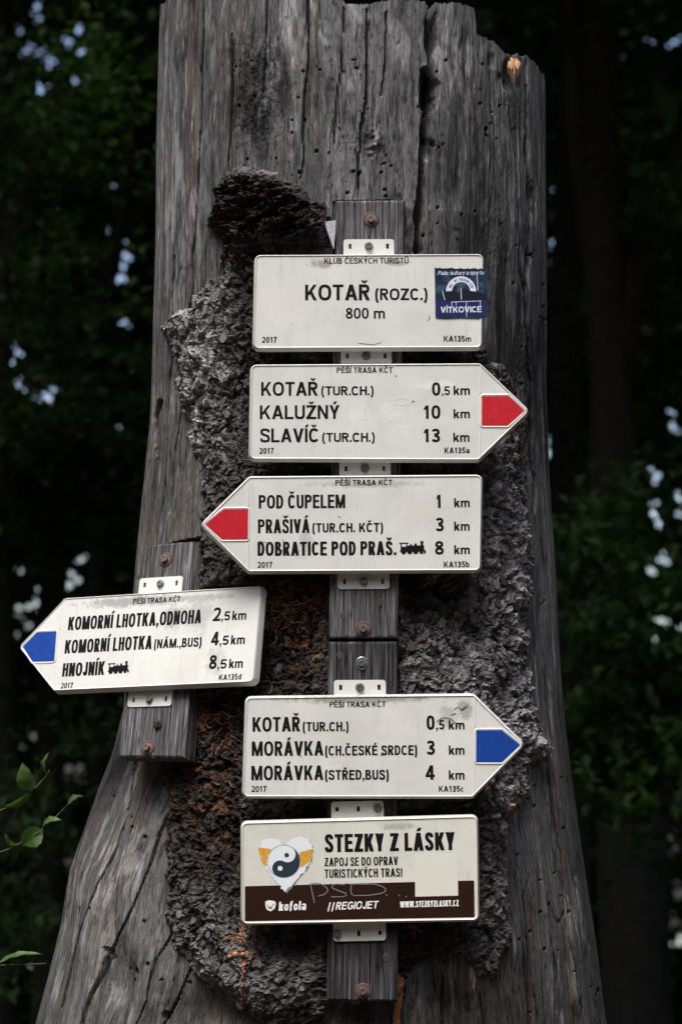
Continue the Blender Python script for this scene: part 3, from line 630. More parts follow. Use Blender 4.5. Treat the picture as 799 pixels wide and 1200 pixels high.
ik.build('dark_scratches', M_MARK, s2)['kind'] = 'stuff'; ik = Ink()
for pts in ([(501, 376), (504, 372), (502, 370)], [(498, 345), (500, 352)], [(420, 402), (438, 404), (446, 401)]): ik.stroke([loc(T1, *p) for p in pts], .0012, .0012)
ik.build('dark_scratches', M_MARK, s1)['kind'] = 'stuff'
def lay(pts): return [loc(T1, *p) for p in pts]
M_STK = new_mat('sticker_navy', (.018, .03, .085), .3)
_g = mapped(M_STK, (1, 1, 1)); _n = noise(M_STK, _g, 38, 5, .6); L(M_STK, ramp(M_STK, _n, [(.3, (.004, .007, .015)), (.5, (.012, .028, .06)), (.7, (.05, .10, .15))]), base(M_STK))
M_STB = new_mat('sticker_blue', (.010, .016, .085), .35); M_STW = new_mat('sticker_white', (.55, .60, .70), .4); M_STK2 = new_mat('sticker_black', (.005, .006, .012), .35)
rr = random.Random(4); top = [(509 + i * 1.55, 314.2 + rr.uniform(-.6, 1.6)) for i in range(41)]
P = lay(top + [(571, 315), (570.4, 372), (560, 372.8), (540, 372.2), (520, 372.9), (510, 372)])
st = link('sticker', mesh_py('sticker', [(p[0], -.0004, p[1]) for p in P] + [(p[0], -.0001, p[1]) for p in P], [tuple(range(len(P)))] + [(i, (i + 1) % len(P), (i + 1) % len(P) + len(P), i + len(P)) for i in range(len(P))]), M_STK, s1)
st['label'] = 'dark blue printed square sticker with a torn top edge'
def sflat(name, pts, mat, y=-.0006): P = lay(pts); link(name, mesh_py(name, [(p[0], y, p[1]) for p in P], [tuple(range(len(P)))]), mat, st)
sflat('print_patch', [(511, 352), (570, 352), (570, 371.5), (511, 371.5)], M_STB, -.00055)
sflat('print_patch', [(519, 340), (539, 343), (539, 352), (519, 353)], M_STK2, -.0006); sflat('print_patch', [(541, 337), (551, 341), (566, 343), (566, 352), (541, 352)], M_STK2, -.0006)
sflat('print_patch', [(511, 314.5), (569, 315.5), (569, 317.3), (511, 316.6)], M_STK2, -.0006)
ou = circ(540, 341.5, 17.6, 0, 180, 20); inn = circ(540, 341, 10.5, 180, 0, 20); n_ = 21
P = lay(ou + inn); link('white_arch', mesh_py('white_arch', [(p[0], -.00065, p[1]) for p in P], [(i, i + 1, 2 * n_ - 2 - i, 2 * n_ - 1 - i) for i in range(n_ - 1)]), M_STW, st)
ik = Ink(); seq = 'HC VÍTKOVICE'
for i, c in enumerate(seq):
    a = math.radians(158 - i * 12.4); x, y = 540 + 12.2 * math.cos(a), 341.2 - 12.2 * math.sin(a); d = (math.sin(a), math.cos(a))
    if c != ' ': ik.text(c, lay([(x - d[0] * 1.1, y - d[1] * 1.1)])[0], lay([(x + d[0] * 1.1, y + d[1] * 1.1)])[0], .0062, -.0008, .2)
ik.build('lettering', M_STK2, st); ik = Ink()
for pts in ([(529, 354), (564, 352.6)], [(529, 354), (529, 360)], [(546.3, 353), (546.3, 371.5)], [(562.4, 352.6), (562.4, 359)], [(558.5, 322), (559.8, 340)], [(534, 354), (534, 358)], [(540, 338), (540.3, 351)], [(518, 340), (521, 352)]): ik.stroke(lay(pts), .0013, -.0008)
ik.text('VÍTKOVICE', lay([(516.2, 366.6)])[0], lay([(564, 366)])[0], .0145, -.0009, .21)
ik.text('Palác kultury a sportu', lay([(512.8, 322.4)])[0], lay([(566, 321.8)])[0], .0095, -.0009, .13, .25)
ik.build('lettering', M_STW, st)

# ------------------------------------------------------------------ the three boards behind the signs
def build_board(name, label, T, quad, y0, thick, seed, group):
    root = thing(name, label, 'board', T, group); nx, nz = 70, 300
    a, b, c, d = [np.array(q) for q in quad]   # top-left, top-right, bottom-right, bottom-left in face coordinates
    s, t = np.meshgrid(np.linspace(0, 1, nx), np.linspace(0, 1, nz)); s = s[..., None]; t = t[..., None]
    XY = (a * (1 - s) + b * s) * (1 - t) + (d * (1 - s) + c * s) * t; W_ = np.hypot(*(b - a)); H_ = np.hypot(*(d - a))
    u, v = s[..., 0] * W_ * 500, t[..., 0] * H_ * 500
    e = np.minimum(np.minimum(u, W_ * 500 - u) + fbm(v / 14, v * 0, seed) * .8, np.minimum(v, H_ * 500 - v) + fbm(u / 3, u * 0, seed + 3) * 1.2)
    y = y0 + .004 * (1 - sstep(-.5, 2.5, e)) - .0007 * fbm(u / 2.2 + fbm(u / 20, v / 90, seed) * 3, v / 110, seed, 4) + .0012 * sstep(.62, .9, 1 - np.abs(vn(u / 9 + 30, v / 130, seed + 5)) * 6)
    V = np.stack([XY[..., 0], y, XY[..., 1]], -1).reshape(-1, 3); idx = np.arange(nx * nz).reshape(nz, nx)
    Q = np.stack([idx[:-1, :-1], idx[1:, :-1], idx[1:, 1:], idx[:-1, 1:]], -1).reshape(-1, 4)
    rim = np.concatenate([idx[0, :], idx[1:, -1], idx[-1, -2::-1], idx[-2:0:-1, 0]]); m = len(rim)
    V2 = V[rim].copy(); V2[:, 1] = y0 + thick; b0 = len(V); j = np.arange(m)
    Qs = np.stack([rim[j], rim[(j + 1) % m], b0 + (j + 1) % m, b0 + j], -1)
    V = np.concatenate([V, V2, [[XY[..., 0].mean(), y0 + thick, XY[..., 1].mean()]]])
    Qb = np.stack([b0 + j, b0 + (j + 1) % m, np.full(m, len(V) - 1), np.full(m, len(V) - 1)], -1)
    me = mesh_np('plank', V, np.concatenate([Q, Qs])); pk = link('plank', me, M_BOARD, root); pk.color = (.55, .55, .57, 1) if seed == 5 else (1.2, 1.2, 1.22, 1)
    bm_ = mesh_np('back_face', V, Qb[:, :3]); link('back_face', bm_, M_BOARD, root)
    return root
YB = .0295
M_KNOT = plain_noisy('knot_wood', (.045, .035, .03), .8)
TB = frame(at(429, 600, 0), 0, 0, .0)
bq = lambda T, pts: [loc(T, x, y, YB) for x, y in pts]
b1 = build_board('mounting_board', 'upright board behind the upper three signs, foot showing below the left-pointing red arrow', TB, bq(TB, [(393, 235), (474, 234.5), (466, 748), (385.5, 748)]), YB, .055, 3, 'boards carrying the signs')
b2 = build_board('mounting_board', 'dark lower upright board behind the lowest sign', TB, bq(TB, [(384.5, 752), (465.5, 751.5), (466, 1174), (383, 1173)]), YB + .002, .055, 5, 'boards carrying the signs')
b3 = build_board('mounting_board', 'slanting short board at the left behind the blue arrow pointing left', LEFT, bq(LEFT, [(166, 640), (238.5, 632), (216, 888), (138.5, 887)]), YB, .05, 9, 'boards carrying the signs')
for b_, T, px, py, wm, bm_, mw, mh in ((b1, TB, 434.8, 257, W_BIG, B_BIG, M_RUST, M_RUSTDARK), (b1, TB, 425.6, 736.5, W_BIG, B_BIG, M_RUST, M_RUSTDARK), (b2, TB, 424, 777, W_MED, B_MED, M_ZINC, M_ZINC),
                         (b2, TB, 425.3, 1161, W_BIG, B_BIG, M_RUST, M_RUSTDARK), (b3, LEFT, 194.6, 655.5, W_BIG, B_BIG, M_RUST, M_RUSTDARK), (b3, LEFT, 173.8, 876, W_BIG, B_BIG, M_RUST, M_RUSTDARK)):
    x, z = loc(T, px, py, YB); bolt(b_, x, YB + (.002 if b_ is b2 else 0), z, wm, bm_, mw, mh, random.random())
for b_, T, px_, py_, yb in ((b1, TB, 446, 706, YB), (b1, TB, 402, 722, YB), (b2, TB, 452, 1122, YB + .002), (b2, TB, 398, 768, YB + .002)):
    x, z = loc(T, px_, py_, yb); kk_ = MB(); kk_.add([(x + .006 * math.cos(a) * (1 + .2 * math.sin(3 * a)), yb - .0012, z + .009 * math.sin(a)) for a in np.linspace(0, 2 * math.pi, 13)[:-1]] + [(x + .008 * math.cos(a), yb + .002, z + .012 * math.sin(a)) for a in np.linspace(0, 2 * math.pi, 13)[:-1]],
        [tuple(range(12))] + [(i, (i + 1) % 12, 12 + (i + 1) % 12, 12 + i) for i in range(12)]); link('knot', kk_.mesh('knot'), M_KNOT, b_)
kn = MB(); x, z = loc(LEFT, 184, 850, YB); kn.tube([(x, YB + .01, z), (x + .004, YB - .004, z + .003), (x + .006, YB - .007, z + .008)], [.012, .011, .004], 9); link('old_knot', kn.mesh('old_knot'), new_mat('charred_knot', (.008, .007, .006), .8), b3)

# ------------------------------------------------------------------ the dead trunk
LP = [(214, -60), (192, 22), (189, 100), (187, 200), (186, 300), (182, 400), (178, 500), (166, 610), (160, 670), (152, 760), (146, 830), (133, 880), (113, 930), (97, 975), (80, 1020), (68, 1085), (52, 1145), (36, 1200), (10, 1290), (-60, 1450), (-190, 1750)]
RP = [(634, -60), (634, 60), (635, 110), (636, 300), (637, 450), (641, 560), (648, 650), (654, 760), (660, 840), (670, 915), (683, 1000), (698, 1090), (714, 1200), (735, 1300), (790, 1450), (890, 1750)]
YC = .5
def edge_fn(pts):
    q = np.array([at(x, y, YC) for x, y in pts]); o = np.argsort(q[:, 2]); return lambda Z: np.interp(Z, q[o, 2], q[o, 0])
LE, RE = edge_fn(LP), edge_fn(RP)
zt = lambda py, y=.09: at(400, py, y)[2]
ZB0 = zt(1262); ZTOP = zt(-62)
rows = np.concatenate([np.linspace(-.15, ZB0, 60)[:-1], np.linspace(ZB0, ZTOP, 1150)])
NF, NBK = 620, 50
tf = np.radians(np.linspace(-96, 96, NF)); tb = np.radians(np.linspace(96, 264, NBK + 2)[1:-1]); TT = np.concatenate([tf, tb]); NC = len(TT)
Zg, Tg = np.meshgrid(rows, TT, indexing='ij')
# ragged broken top: height per column, from the photo outline
TOPX = [190, 203, 214, 300, 395, 401, 403, 409, 431, 452, 480, 500, 504, 507, 511, 530, 553, 557, 559, 570, 576, 588, 600, 618, 628, 634, 640]
TOPY = [22, 0, -22, -50, -34, -8, 4, 12, 12, 8, 6, 7, 12, 30, 9, 9, 14, 18, 48, 50, 52, 66, 70, 72, 84, 92, 118]
xf = 399.5 + (np.interp(np.degrees(tf), [-96, 96], [-1, 1]) * 0)
a_top = (RE(ZTOP) - LE(ZTOP)) / 2; c_top = (RE(ZTOP) + LE(ZTOP)) / 2
xs = c_top + a_top * np.sign(np.sin(tf)) * np.abs(np.sin(tf)) ** .8; ysurf = YC - .42 * np.abs(np.cos(tf)) ** .8
pxs = np.array([proj(np.array([x, y, zt(30, y)]))[0] for x, y in zip(xs, ysurf)])
pyt = np.interp(pxs, TOPX, TOPY) + 2.0 * vn(pxs / 3, pxs * 0, 3) + 1.2 * vn(pxs / 1.3, pxs * 0, 5)
ztf = np.array([at(400, py, y)[2] for py, y in zip(pyt, ysurf)])
ztb = np.interp(np.arange(NBK), [0, 10, 20, 30, 40, NBK - 1], [ztf[-1], ztf[-1] + .1, 3.45, 3.6, 3.5, ztf[0]]) + .02 * vn(np.arange(NBK) * .9, np.zeros(NBK), 4)
ZT = np.concatenate([ztf, ztb]); Z1 = zt(240)
Zg = np.where(Zg > Z1, Z1 + (Zg - Z1) * (ZT[None, :] - Z1) / (ZTOP - Z1), Zg)
A_ = (RE(Zg) - LE(Zg)) / 2; CX = (RE(Zg) + LE(Zg)) / 2
YF = np.interp(Zg, [zt(1300), zt(430), zt(250), zt(-60)], [.095, .092, .040, .040])
B_ = .84 * A_; sg = np.sign(np.sin(Tg)); ct = np.cos(Tg)
P0 = np.stack([CX + A_ * sg * np.abs(np.sin(Tg)) ** .8, YF + B_ * (1 - np.sign(ct) * np.abs(ct) ** .8), Zg], -1)
NR = np.stack([np.sin(Tg), -np.cos(Tg), np.full_like(Tg, .08)], -1); NR /= np.linalg.norm(NR, axis=-1, keepdims=True)
PX, PY = proj(P0); PX = np.where(ct < -.1, 2000 + Tg * 200, PX)
UG = Tg * 225 + 6 * fbm(Tg * 3, Zg * 2.2, 50, 3) + 2.2 * fbm(Tg * 12, Zg * 6, 51, 3); VG = -Zg * 500
front = ct > -.1

bark_poly = [(256, 232), (268, 212), (290, 200), (318, 204), (340, 220), (372, 240), (388, 262), (398, 292), (410, 310), (560, 400), (570, 426), (588, 432), (594, 470), (602, 520), (610, 580), (618, 640), (614, 690), (611, 740), (616, 800),
             (622, 846), (636, 862), (641, 884), (622, 896), (612, 925), (594, 955), (584, 1000), (590, 1050), (592, 1100), (578, 1138), (562, 1142), (548, 1118), (520, 1108), (496, 1124), (470, 1138), (470, 1165), (384, 1172), (376, 1200), (330, 1205), (296, 1190), (262, 1160), (232, 1140),
             (210, 1110), (200, 1070), (203, 1000), (199, 950), (196, 890), (214, 830), (236, 700), (242, 640), (244, 570), (232, 520), (212, 462), (208, 410), (196, 386), (206, 370), (228, 362), (238, 340), (262, 322), (266, 290), (250, 260)]
bsd = poly_sd(PX, PY, bark_poly) + 3 + 7 * fbm(PX / 16, PY / 16, 60, 3) + 2.5 * vn(PX / 4, PY / 4, 61)
bsd = np.where(front, bsd, -99)

def blob(x, y, rx, ry, p=2): return np.exp(-(np.abs((PX - x) / rx) ** p + np.abs((PY - y) / ry) ** p))
D = np.zeros_like(PX)                                   # metres outwards
lowz = sstep(860, 960, PY)
D += .006 * fbm(UG / 75, VG / 900, 1, 3) * (1 + .6 * lowz) + .0035 * fbm(UG / 26, VG / 500, 2, 3)
fine = fbm(UG / 5.2, VG / 170, 3, 4, .6); mid = fbm(UG / 12, VG / 240, 4, 3)
D += (.0016 * fine + .0014 * mid) * (1 - .55 * lowz) + .0008 * fbm(UG / 2.6, VG / 40, 8, 3, .6)
hair = vn(UG / 7.5, VG / 260, 5); hairg = sstep(-.15, .35, vn(UG / 30, VG / 220, 6)); hl = (1 - sstep(0, .055, np.abs(hair))) * hairg
hair2 = vn(UG / 13, VG / 420, 15); hl2 = (1 - sstep(0, .035, np.abs(hair2))) * sstep(-.1, .3, vn(UG / 50, VG / 300, 16))
D -= .0020 * hl + .0030 * hl2
crack = np.zeros_like(PX)
CR = [([(507, 4), (504, 60), (504, 96), (499, 160), (494, 220), (490, 292)], 4.2, .032), ([(500, 82), (506, 100), (503, 122)], 6.5, .035), ([(500, 160), (507, 170)], 4, .015), ([(430, 10), (427, 120), (421, 200), (420, 240)], 1.4, .012), ([(452, 14), (450, 60), (448, 112)], 1.0, .010), ([(361, -40), (360, 60), (357, 150), (352, 210)], 1.0, .009),
      ([(313, -50), (312, 40), (309, 110)], .9, .008), ([(273, 40), (271, 120), (268, 200)], 1.2, .010), ([(594, 70), (598, 140), (606, 220), (612, 330), (622, 430)], 1.1, .009), ([(618, 100), (620, 240), (616, 380), (624, 500), (626, 600)], 2.2, .012), ([(240, -40), (236, 150), (226, 330), (214, 460), (200, 600)], 1.1, .009),
      ([(187, 470), (184, 500), (186, 540)], 2.2, .014), ([(204, 300), (200, 420), (190, 600)], 1.0, .008), ([(160, 880), (152, 940), (139, 995), (113, 1055), (90, 1115), (70, 1180)], 1.2, .010), ([(200, 915), (196, 940), (188, 965), (176, 1010), (150, 1074), (130, 1119), (116, 1157), (98, 1200)], 1.8, .010), ([(128, 1112), (131, 1122)], 3.2, .008),
      ([(207, 1082), (188, 1123), (176, 1172), (161, 1200)], 1.2, .010), ([(229, 1126), (210, 1164), (190, 1205)], 1.3, .010), ([(612, 1050), (622, 1130), (630, 1205)], 1.3, .010), ([(520, 1125), (519, 1205)], 1.0, .009), ([(640, 900), (656, 1000), (668, 1100), (680, 1205)], .9, .008), ([(575, 20), (577, 110), (580, 220)], .9, .007), ([(402, 10), (398, 90), (392, 170)], 1.0, .008)]
for pts, wd, dp in CR:
    x0 = min(p[0] for p in pts) - 20; x1 = max(p[0] for p in pts) + 20; y0 = min(p[1] for p in pts) - 12; y1 = max(p[1] for p in pts) + 12
    m = (PX > x0) & (PX < x1) & (PY > y0) & (PY < y1) & front
    d, par = seg_dist(PX[m] + 1.8 * vn(PY[m] / 38, PY[m] * 0 + wd * 9, 70) + .35 * vn(PY[m] / 8, PY[m] * 0 + wd, 71), PY[m], pts)
    wd = wd * (.8 if wd < 3 else 1.05); k = 1 - sstep(wd * .5, wd * 1.2 + .35, d * (1 + .45 * vn(PY[m] / 25, PY[m] * 0 + wd * 5, 72))); k *= np.where((par > .93) | (par < .03), .75, 1)
    crack[m] = np.maximum(crack[m], k); D[m] -= k * dp
# beetle holes, pits and small knots
hr = np.random.default_rng(5); pit = np.zeros_like(PX)
holes = [(hr.uniform(275, 625), hr.uniform(70, 290), hr.choice([1.0, 1.3, 1.7, 2.3], p=[.45, .35, .15, .05])) for _ in range(80)] + [(hr.uniform(560, 640), hr.uniform(290, 900), hr.uniform(.8, 1.8)) for _ in range(34)] + \
        [(hr.uniform(600, 700), hr.uniform(900, 1190), hr.uniform(.9, 1.9)) for _ in range(24)] + [(hr.uniform(90, 230), hr.uniform(930, 1190), hr.uniform(.9, 1.9)) for _ in range(10)] + [(160, 1138, 3.2), (156, 1149, 2), (178, 1130, 2), (169, 981, 2), (195, 1190, 4)]
for x, y, r in holes:
    m = (np.abs(PX - x) < 8) & (np.abs(PY - y) < 10) & front
    k = 1 - sstep(r * .6, r * 1.3 + .3, np.hypot(PX[m] - x, (PY[m] - y) * .8)); pit[m] = np.maximum(pit[m], k); D[m] -= k * .007
rough = blob(305, 90, 34, 55) * 1.0 + blob(300, 150, 28, 40) * .7 + blob(430, 165, 28, 30) * .6 + blob(508, 170, 16, 16) * .6 + blob(600, 120, 18, 45) * .5 + blob(575, 280, 30, 70) * .35 + blob(610, 520, 12, 120) * .8 + blob(470, 250, 40, 60) * .25 + blob(235, 70, 12, 60) * .2
rn = fbm(PX / 5, PY / 11, 80, 4, .65); D += rough * (.006 * rn - .003)
D += .012 * blob(438, 166, 8, 16, 3) * (1 + .6 * vn(PX / 4, PY / 4, 81)) - .010 * blob(431, 168, 4, 16) - .009 * blob(446, 176, 5, 12)
D += -.028 * blob(140, 1150, 16, 45) - .03 * blob(250, 1190, 40, 30) + .025 * blob(115, 1100, 22, 90) - .016 * blob(205, 1010, 18, 80) + .02 * blob(180, 1150, 16, 60) - .020 * blob(196, 930, 20, 30)
D -= .020 * blob(600, 88, 9, 16, 4) + .012 * sstep(.3, .8, vn(UG / 14, VG / 30, 90)) * blob(595, 75, 30, 22)
WD = P0 + NR * D[..., None]
# seats cut for the boards
def seat(P, T, quad, y0, grow=.004):
    A = np.array(T); q = P - A[:3, 3]; lx = q @ A[:3, 0]; ly = q @ A[:3, 1]; lz = q @ A[:3, 2]
    s = poly_sd(lx, lz, [tuple(p) for p in quad]) > -grow
    need = np.where(s & front[:P.shape[0]] & (ly < y0), y0 - ly, 0); return P + need[..., None] * A[:3, 1]
for T, quad, y in ((TB, bq(TB, [(393, 235), (474, 234.5), (466, 748), (385.5, 748)]), .045), (TB, bq(TB, [(384.5, 750), (465.5, 750), (466, 1174), (383, 1173)]), .055), (LEFT, bq(LEFT, [(166, 640), (238.5, 632), (216, 890), (138.5, 889)]), .052)):
    WD = seat(WD, T, quad, y)
# the wood's own colours: silver fibres, dark weathering, brown stains, dirt in cracks
g0 = .088 + .030 * fbm(UG / 40, VG / 260, 20, 4) * 1.6
lightm = sstep(.14, .46, fbm(UG / 9, VG / 60, 21, 4, .65) + .45 * (blob(205, 250, 22, 330) + blob(330, 20, 60, 50) + blob(450, 40, 60, 40) + blob(120, 1060, 50, 110) + blob(150, 1020, 14, 28) * 1.2 + blob(668, 1110, 18, 90) + blob(648, 750, 8, 120) * .6 + blob(300, 240, 30, 70) * .4 + blob(535, 60, 18, 50)) + 2.2 * blob(440, 172, 7, 12, 3) - .18)
lightm = np.maximum(lightm, .8 * sstep(.35, .6, fbm(UG / 3.2, VG / 26, 24, 3, .6)) * sstep(-.2, .4, fbm(UG / 40, VG / 160, 25, 2)))
darkm = sstep(.12, .62, fbm(UG / 16, VG / 90, 22, 4, .6) + .55 * rough + .3 * blob(600, 420, 40, 200) + .2 * blob(560, 200, 60, 150) + .7 * blob(622, 470, 12, 90) + .7 * blob(595, 440, 14, 70) - .12 + .35 * blob(540, 1180, 90, 45) + .3 * blob(230, 20, 8, 300))
g = g0 * (1 + .5 * fine) + .11 * lightm + .016 * lowz * (PX < 400); g = g * (1 - (.62 - .3 * lowz) * darkm)
col = g[..., None] * np.array([.98, .985, 1.01])
br = sstep(.0, .7, fbm(UG / 30, VG / 240, 23, 4) * 1.2 + blob(196, 950, 14, 30) + .8 * blob(240, 1180, 40, 30) + .9 * blob(172, 620, 8, 90) + .7 * blob(540, 1165, 40, 40) + .6 * blob(225, 560, 10, 60) + .5 * blob(655, 900, 14, 160) + .4 * blob(590, 990, 14, 60)) * (.32 + .15 * sstep(500, 700, PY))
col = col * (1 - br[..., None]) + (g[..., None] * np.array([1.12, .86, .66])) * br[..., None]
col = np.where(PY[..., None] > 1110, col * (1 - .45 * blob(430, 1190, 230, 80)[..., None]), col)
col *= (1 - .5 * hl - .6 * hl2 - .0 * crack)[..., None].clip(.15, 1); col = col * (1 - .75 * crack[..., None]) * (1 - .8 * pit[..., None])
col *= (1 - .45 * rough * sstep(-.2, .4, -rn))[..., None]
NRR = len(rows); idx = np.arange(NRR * NC).reshape(NRR, NC); nx = np.roll(idx, -1, axis=1)
Q = np.stack([idx[:-1], nx[:-1], nx[1:], idx[1:]], -1).reshape(-1, 4)
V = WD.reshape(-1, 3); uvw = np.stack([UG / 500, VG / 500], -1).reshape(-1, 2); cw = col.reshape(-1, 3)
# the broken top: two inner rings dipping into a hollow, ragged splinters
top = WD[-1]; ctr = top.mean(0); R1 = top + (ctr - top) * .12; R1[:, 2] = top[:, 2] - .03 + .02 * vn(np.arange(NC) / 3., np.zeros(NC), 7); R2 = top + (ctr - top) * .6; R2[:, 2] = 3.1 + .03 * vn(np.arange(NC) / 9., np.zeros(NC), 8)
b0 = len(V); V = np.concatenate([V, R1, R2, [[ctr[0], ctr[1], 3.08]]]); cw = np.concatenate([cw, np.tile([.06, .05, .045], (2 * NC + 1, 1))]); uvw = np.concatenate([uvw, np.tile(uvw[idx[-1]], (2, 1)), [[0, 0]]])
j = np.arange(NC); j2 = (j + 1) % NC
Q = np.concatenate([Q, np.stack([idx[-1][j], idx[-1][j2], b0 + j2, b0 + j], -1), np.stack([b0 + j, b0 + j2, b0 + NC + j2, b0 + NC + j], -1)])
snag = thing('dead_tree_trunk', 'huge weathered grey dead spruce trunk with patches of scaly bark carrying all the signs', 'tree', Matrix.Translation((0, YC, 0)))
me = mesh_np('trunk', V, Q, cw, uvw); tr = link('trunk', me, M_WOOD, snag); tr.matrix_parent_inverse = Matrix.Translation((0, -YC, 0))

# ------------------------------------------------------------------ bark left on the wood
INV = Matrix.Translation((0, -YC, 0))
sel = slice(40, None); px, py = PX[sel, :NF], PY[sel, :NF]; sd_ = bsd[sel, :NF]; base_ = P0[sel, :NF]; nr = NR[sel, :NF]
def bl(x, y, rx, ry, p=2): return np.exp(-(np.abs((px - x) / rx) ** p + np.abs((py - y) / ry) ** p))
wx = px + 7 * fbm(px / 30, py / 30, 30, 3) + 2 * vn(px / 7, py / 7, 33); wy = py + 7 * fbm(px / 30, py / 30, 31, 3) + 2 * vn(px / 7, py / 7, 34)
grey = np.clip(.25 + bl(232, 430, 42, 130, 4) + bl(275, 440, 30, 70) * .4 + 1.1 * bl(600, 760, 42, 210, 4) + .35 * bl(595, 500, 30, 90) + .9 * bl(545, 780, 50, 90, 3) + .5 * bl(500, 800, 40, 50) + 1.2 * bl(630, 880, 20, 20) + .55 * bl(235, 1110, 40, 60) + .7 * bl(570, 1080, 30, 70) + .8 * bl(285, 205, 40, 10) + .35 * bl(300, 1150, 80, 40), 0, 1.25)
dark = np.clip(1.1 * bl(310, 258, 60, 42, 3) + .8 * bl(335, 400, 50, 130) + .9 * bl(345, 740, 60, 110, 3) + .9 * bl(255, 880, 50, 130, 3) + .7 * bl(250, 1010, 45, 60) + .75 * bl(490, 690, 40, 40, 3) + .7 * bl(440, 1110, 120, 30), 0, 1)
def terrace(h, k, soft=.22):
    t = h * k; fl_ = np.floor(t); fr_ = t - fl_; return (fl_ + sstep(0, soft, fr_) + .22 * np.exp(-((fr_ - soft) / .10) ** 2) - .25 * sstep(.55, 1, fr_)) / k, np.minimum(fr_, 1 - fr_) , h2(fl_.astype(int), (fl_ * 3).astype(int), 9)
wx2 = wx + 2.6 * fbm(px / 7, py / 7, 35, 3) ; wy2 = wy + 3.2 * fbm(px / 7, py / 7, 36, 3)
f1, f2, cid, dx, dy = worley(wx2 / 22, wy2 / 34, 40); gr1 = sstep(0, .14, f2 - f1)
h1_, e1_, c1_ = terrace(fbm(wx2 / 28, wy2 / 60, 37, 5, .55), 6.5); h2_a, e2_, c2_ = terrace(fbm(wx2 / 13, wy2 / 15, 38, 4, .6), 5.5, .3)
h3_, e3_, c3_ = terrace(fbm(wx2 / 5.5, wy2 / 5, 39, 3, .6), 4, .35)
fur = sstep(0, .16, np.abs(vn(wx2 / 25, wy2 / 62, 53)))
pl = .65 + .55 * np.clip(grey, 0, 1)
h0_, e0_, c0_ = terrace(fbm(wx2 / 62, wy2 / 95, 137, 4, .6), 5, .15)
rel = pl * (.030 * h0_ + .018 * h1_ + .0070 * h2_a + .0013 * h3_ + .006 * (cid - .5) - .0045 * (1 - gr1) - .007 * (1 - fur))
cid2 = np.clip(.5 + h3_ + .4 * vn(px / 2.4, py / 2.4, 54), 0, 1); gr2 = sstep(.0, .16, e2_)
rel += .0009 * vn(px / 1.8, py / 1.8, 42) + .0013 * fbm(px / 4, py / 4, 43, 3)
fold = np.abs(np.sin(1.2 * fbm(px / 22, py / 30, 44, 4) * 6 + py / 11)); rel += dark * (.008 * fold - .005)
rk = np.hypot((px - 518) / 1.1, py - 692) + 3 * vn(px / 8, py / 8, 46); kn_ = bl(518, 692, 36, 34, 4); rel = rel * (1 - .6 * kn_) + kn_ * (.009 * np.sin(rk / 2.6) + .020 * np.exp(-((rk - 26) / 7) ** 2) - .010 * np.exp(-(rk / 14) ** 2))
lump = bl(312, 256, 58, 48, 3) * 1.0 + bl(375, 280, 22, 26) * .6; rl = np.hypot(px - 312, (py - 262) * 1.2) + 9 * fbm(px / 20, py / 16, 47, 3)
lump = np.clip(lump * (1 + .5 * fbm(px / 15, py / 13, 147, 3)), 0, 1.2); ang_ = (px - 300) * .45 + (py - 262) * 1.0; alo_ = (px - 300) * 1.0 - (py - 262) * .45
fo = fbm((ang_ + .02 * alo_ ** 2 / 6) / 9 + 1.2 * fbm(px / 26, py / 22, 148, 3), alo_ / 42, 149, 4, .6); fo, ef_, _c = terrace(fo, 5, .25)
rel += lump * (.030 + .034 * fo) - .022 * bl(298, 264, 15, 10)
thin_ = .5 + .5 * vn(px / 30, py / 30, 151); thick = .004 + .011 * sstep(-1, 4 + 6 * thin_, sd_) + .017 * sstep(2, 16 + 18 * thin_, sd_)
hB = np.where(sd_ > -3, thick + rel * (.25 + .75 * sstep(0, 14, sd_)), -.01) - .012 * (1 - sstep(-3, 0, sd_))
fl = .012 * bl(628, 880, 14, 14, 3) + .010 * bl(208, 384, 14, 12, 3); hB += fl
hB -= .018 * dark * bl(345, 740, 70, 100) + .012 * bl(256, 900, 50, 120)
PB = base_ + nr * hB[..., None]
fr0 = front; front = front[sel, :NF]
for T, quad, y in ((TB, bq(TB, [(393, 235), (474, 234.5), (466, 748), (385.5, 748)]), .05), (TB, bq(TB, [(384.5, 750), (465.5, 750), (466, 1174), (383, 1173)]), .06), (LEFT, bq(LEFT, [(166, 640), (238.5, 632), (216, 890), (138.5, 889)]), .055)):
    PB = seat(PB, T, quad, y, .002)
PB[..., 1] = np.where((px > 270) & (px < 625) & (py > 290) & (py < 1090) & (PB[..., 1] < .035), .035, PB[..., 1])
Al = np.array(LEFT); qq = PB - Al[:3, 3]; lx, ly, lz = qq @ Al[:3, 0], qq @ Al[:3, 1], qq @ Al[:3, 2]
need = np.where((np.abs(lx) < .30) & (np.abs(lz) < .13) & (ly < .034), .034 - ly, 0); PB = PB + need[..., None] * Al[:3, 1]
front = fr0
kk = np.array([.185, .180, .185]) * (.6 + .5 * cid[..., None]) ; kk = kk * (.75 + .5 * cid2[..., None])
deep = np.array([.019, .0155, .014])
cb = deep + (kk - deep) * np.clip(grey * (1 - .75 * dark), 0, 1.2)[..., None]
lich = sstep(.25, .6, fbm(px / 7, py / 7, 48, 4)) * grey * (1 - dark); cb = cb + lich[..., None] * np.array([.085, .086, .092])
rust = (1.0 * bl(340, 715, 44, 60) + .9 * bl(262, 830, 26, 40) + .6 * bl(250, 905, 40, 60) + .5 * bl(500, 700, 40, 26) + .9 * bl(296, 1095, 14, 22) + .7 * bl(475, 1085, 14, 12) + .5 * bl(240, 625, 8, 12) + .25) * sstep(-.05, .45, fbm(px / 10, py / 12, 49, 4) - .25 * (1 - dark))
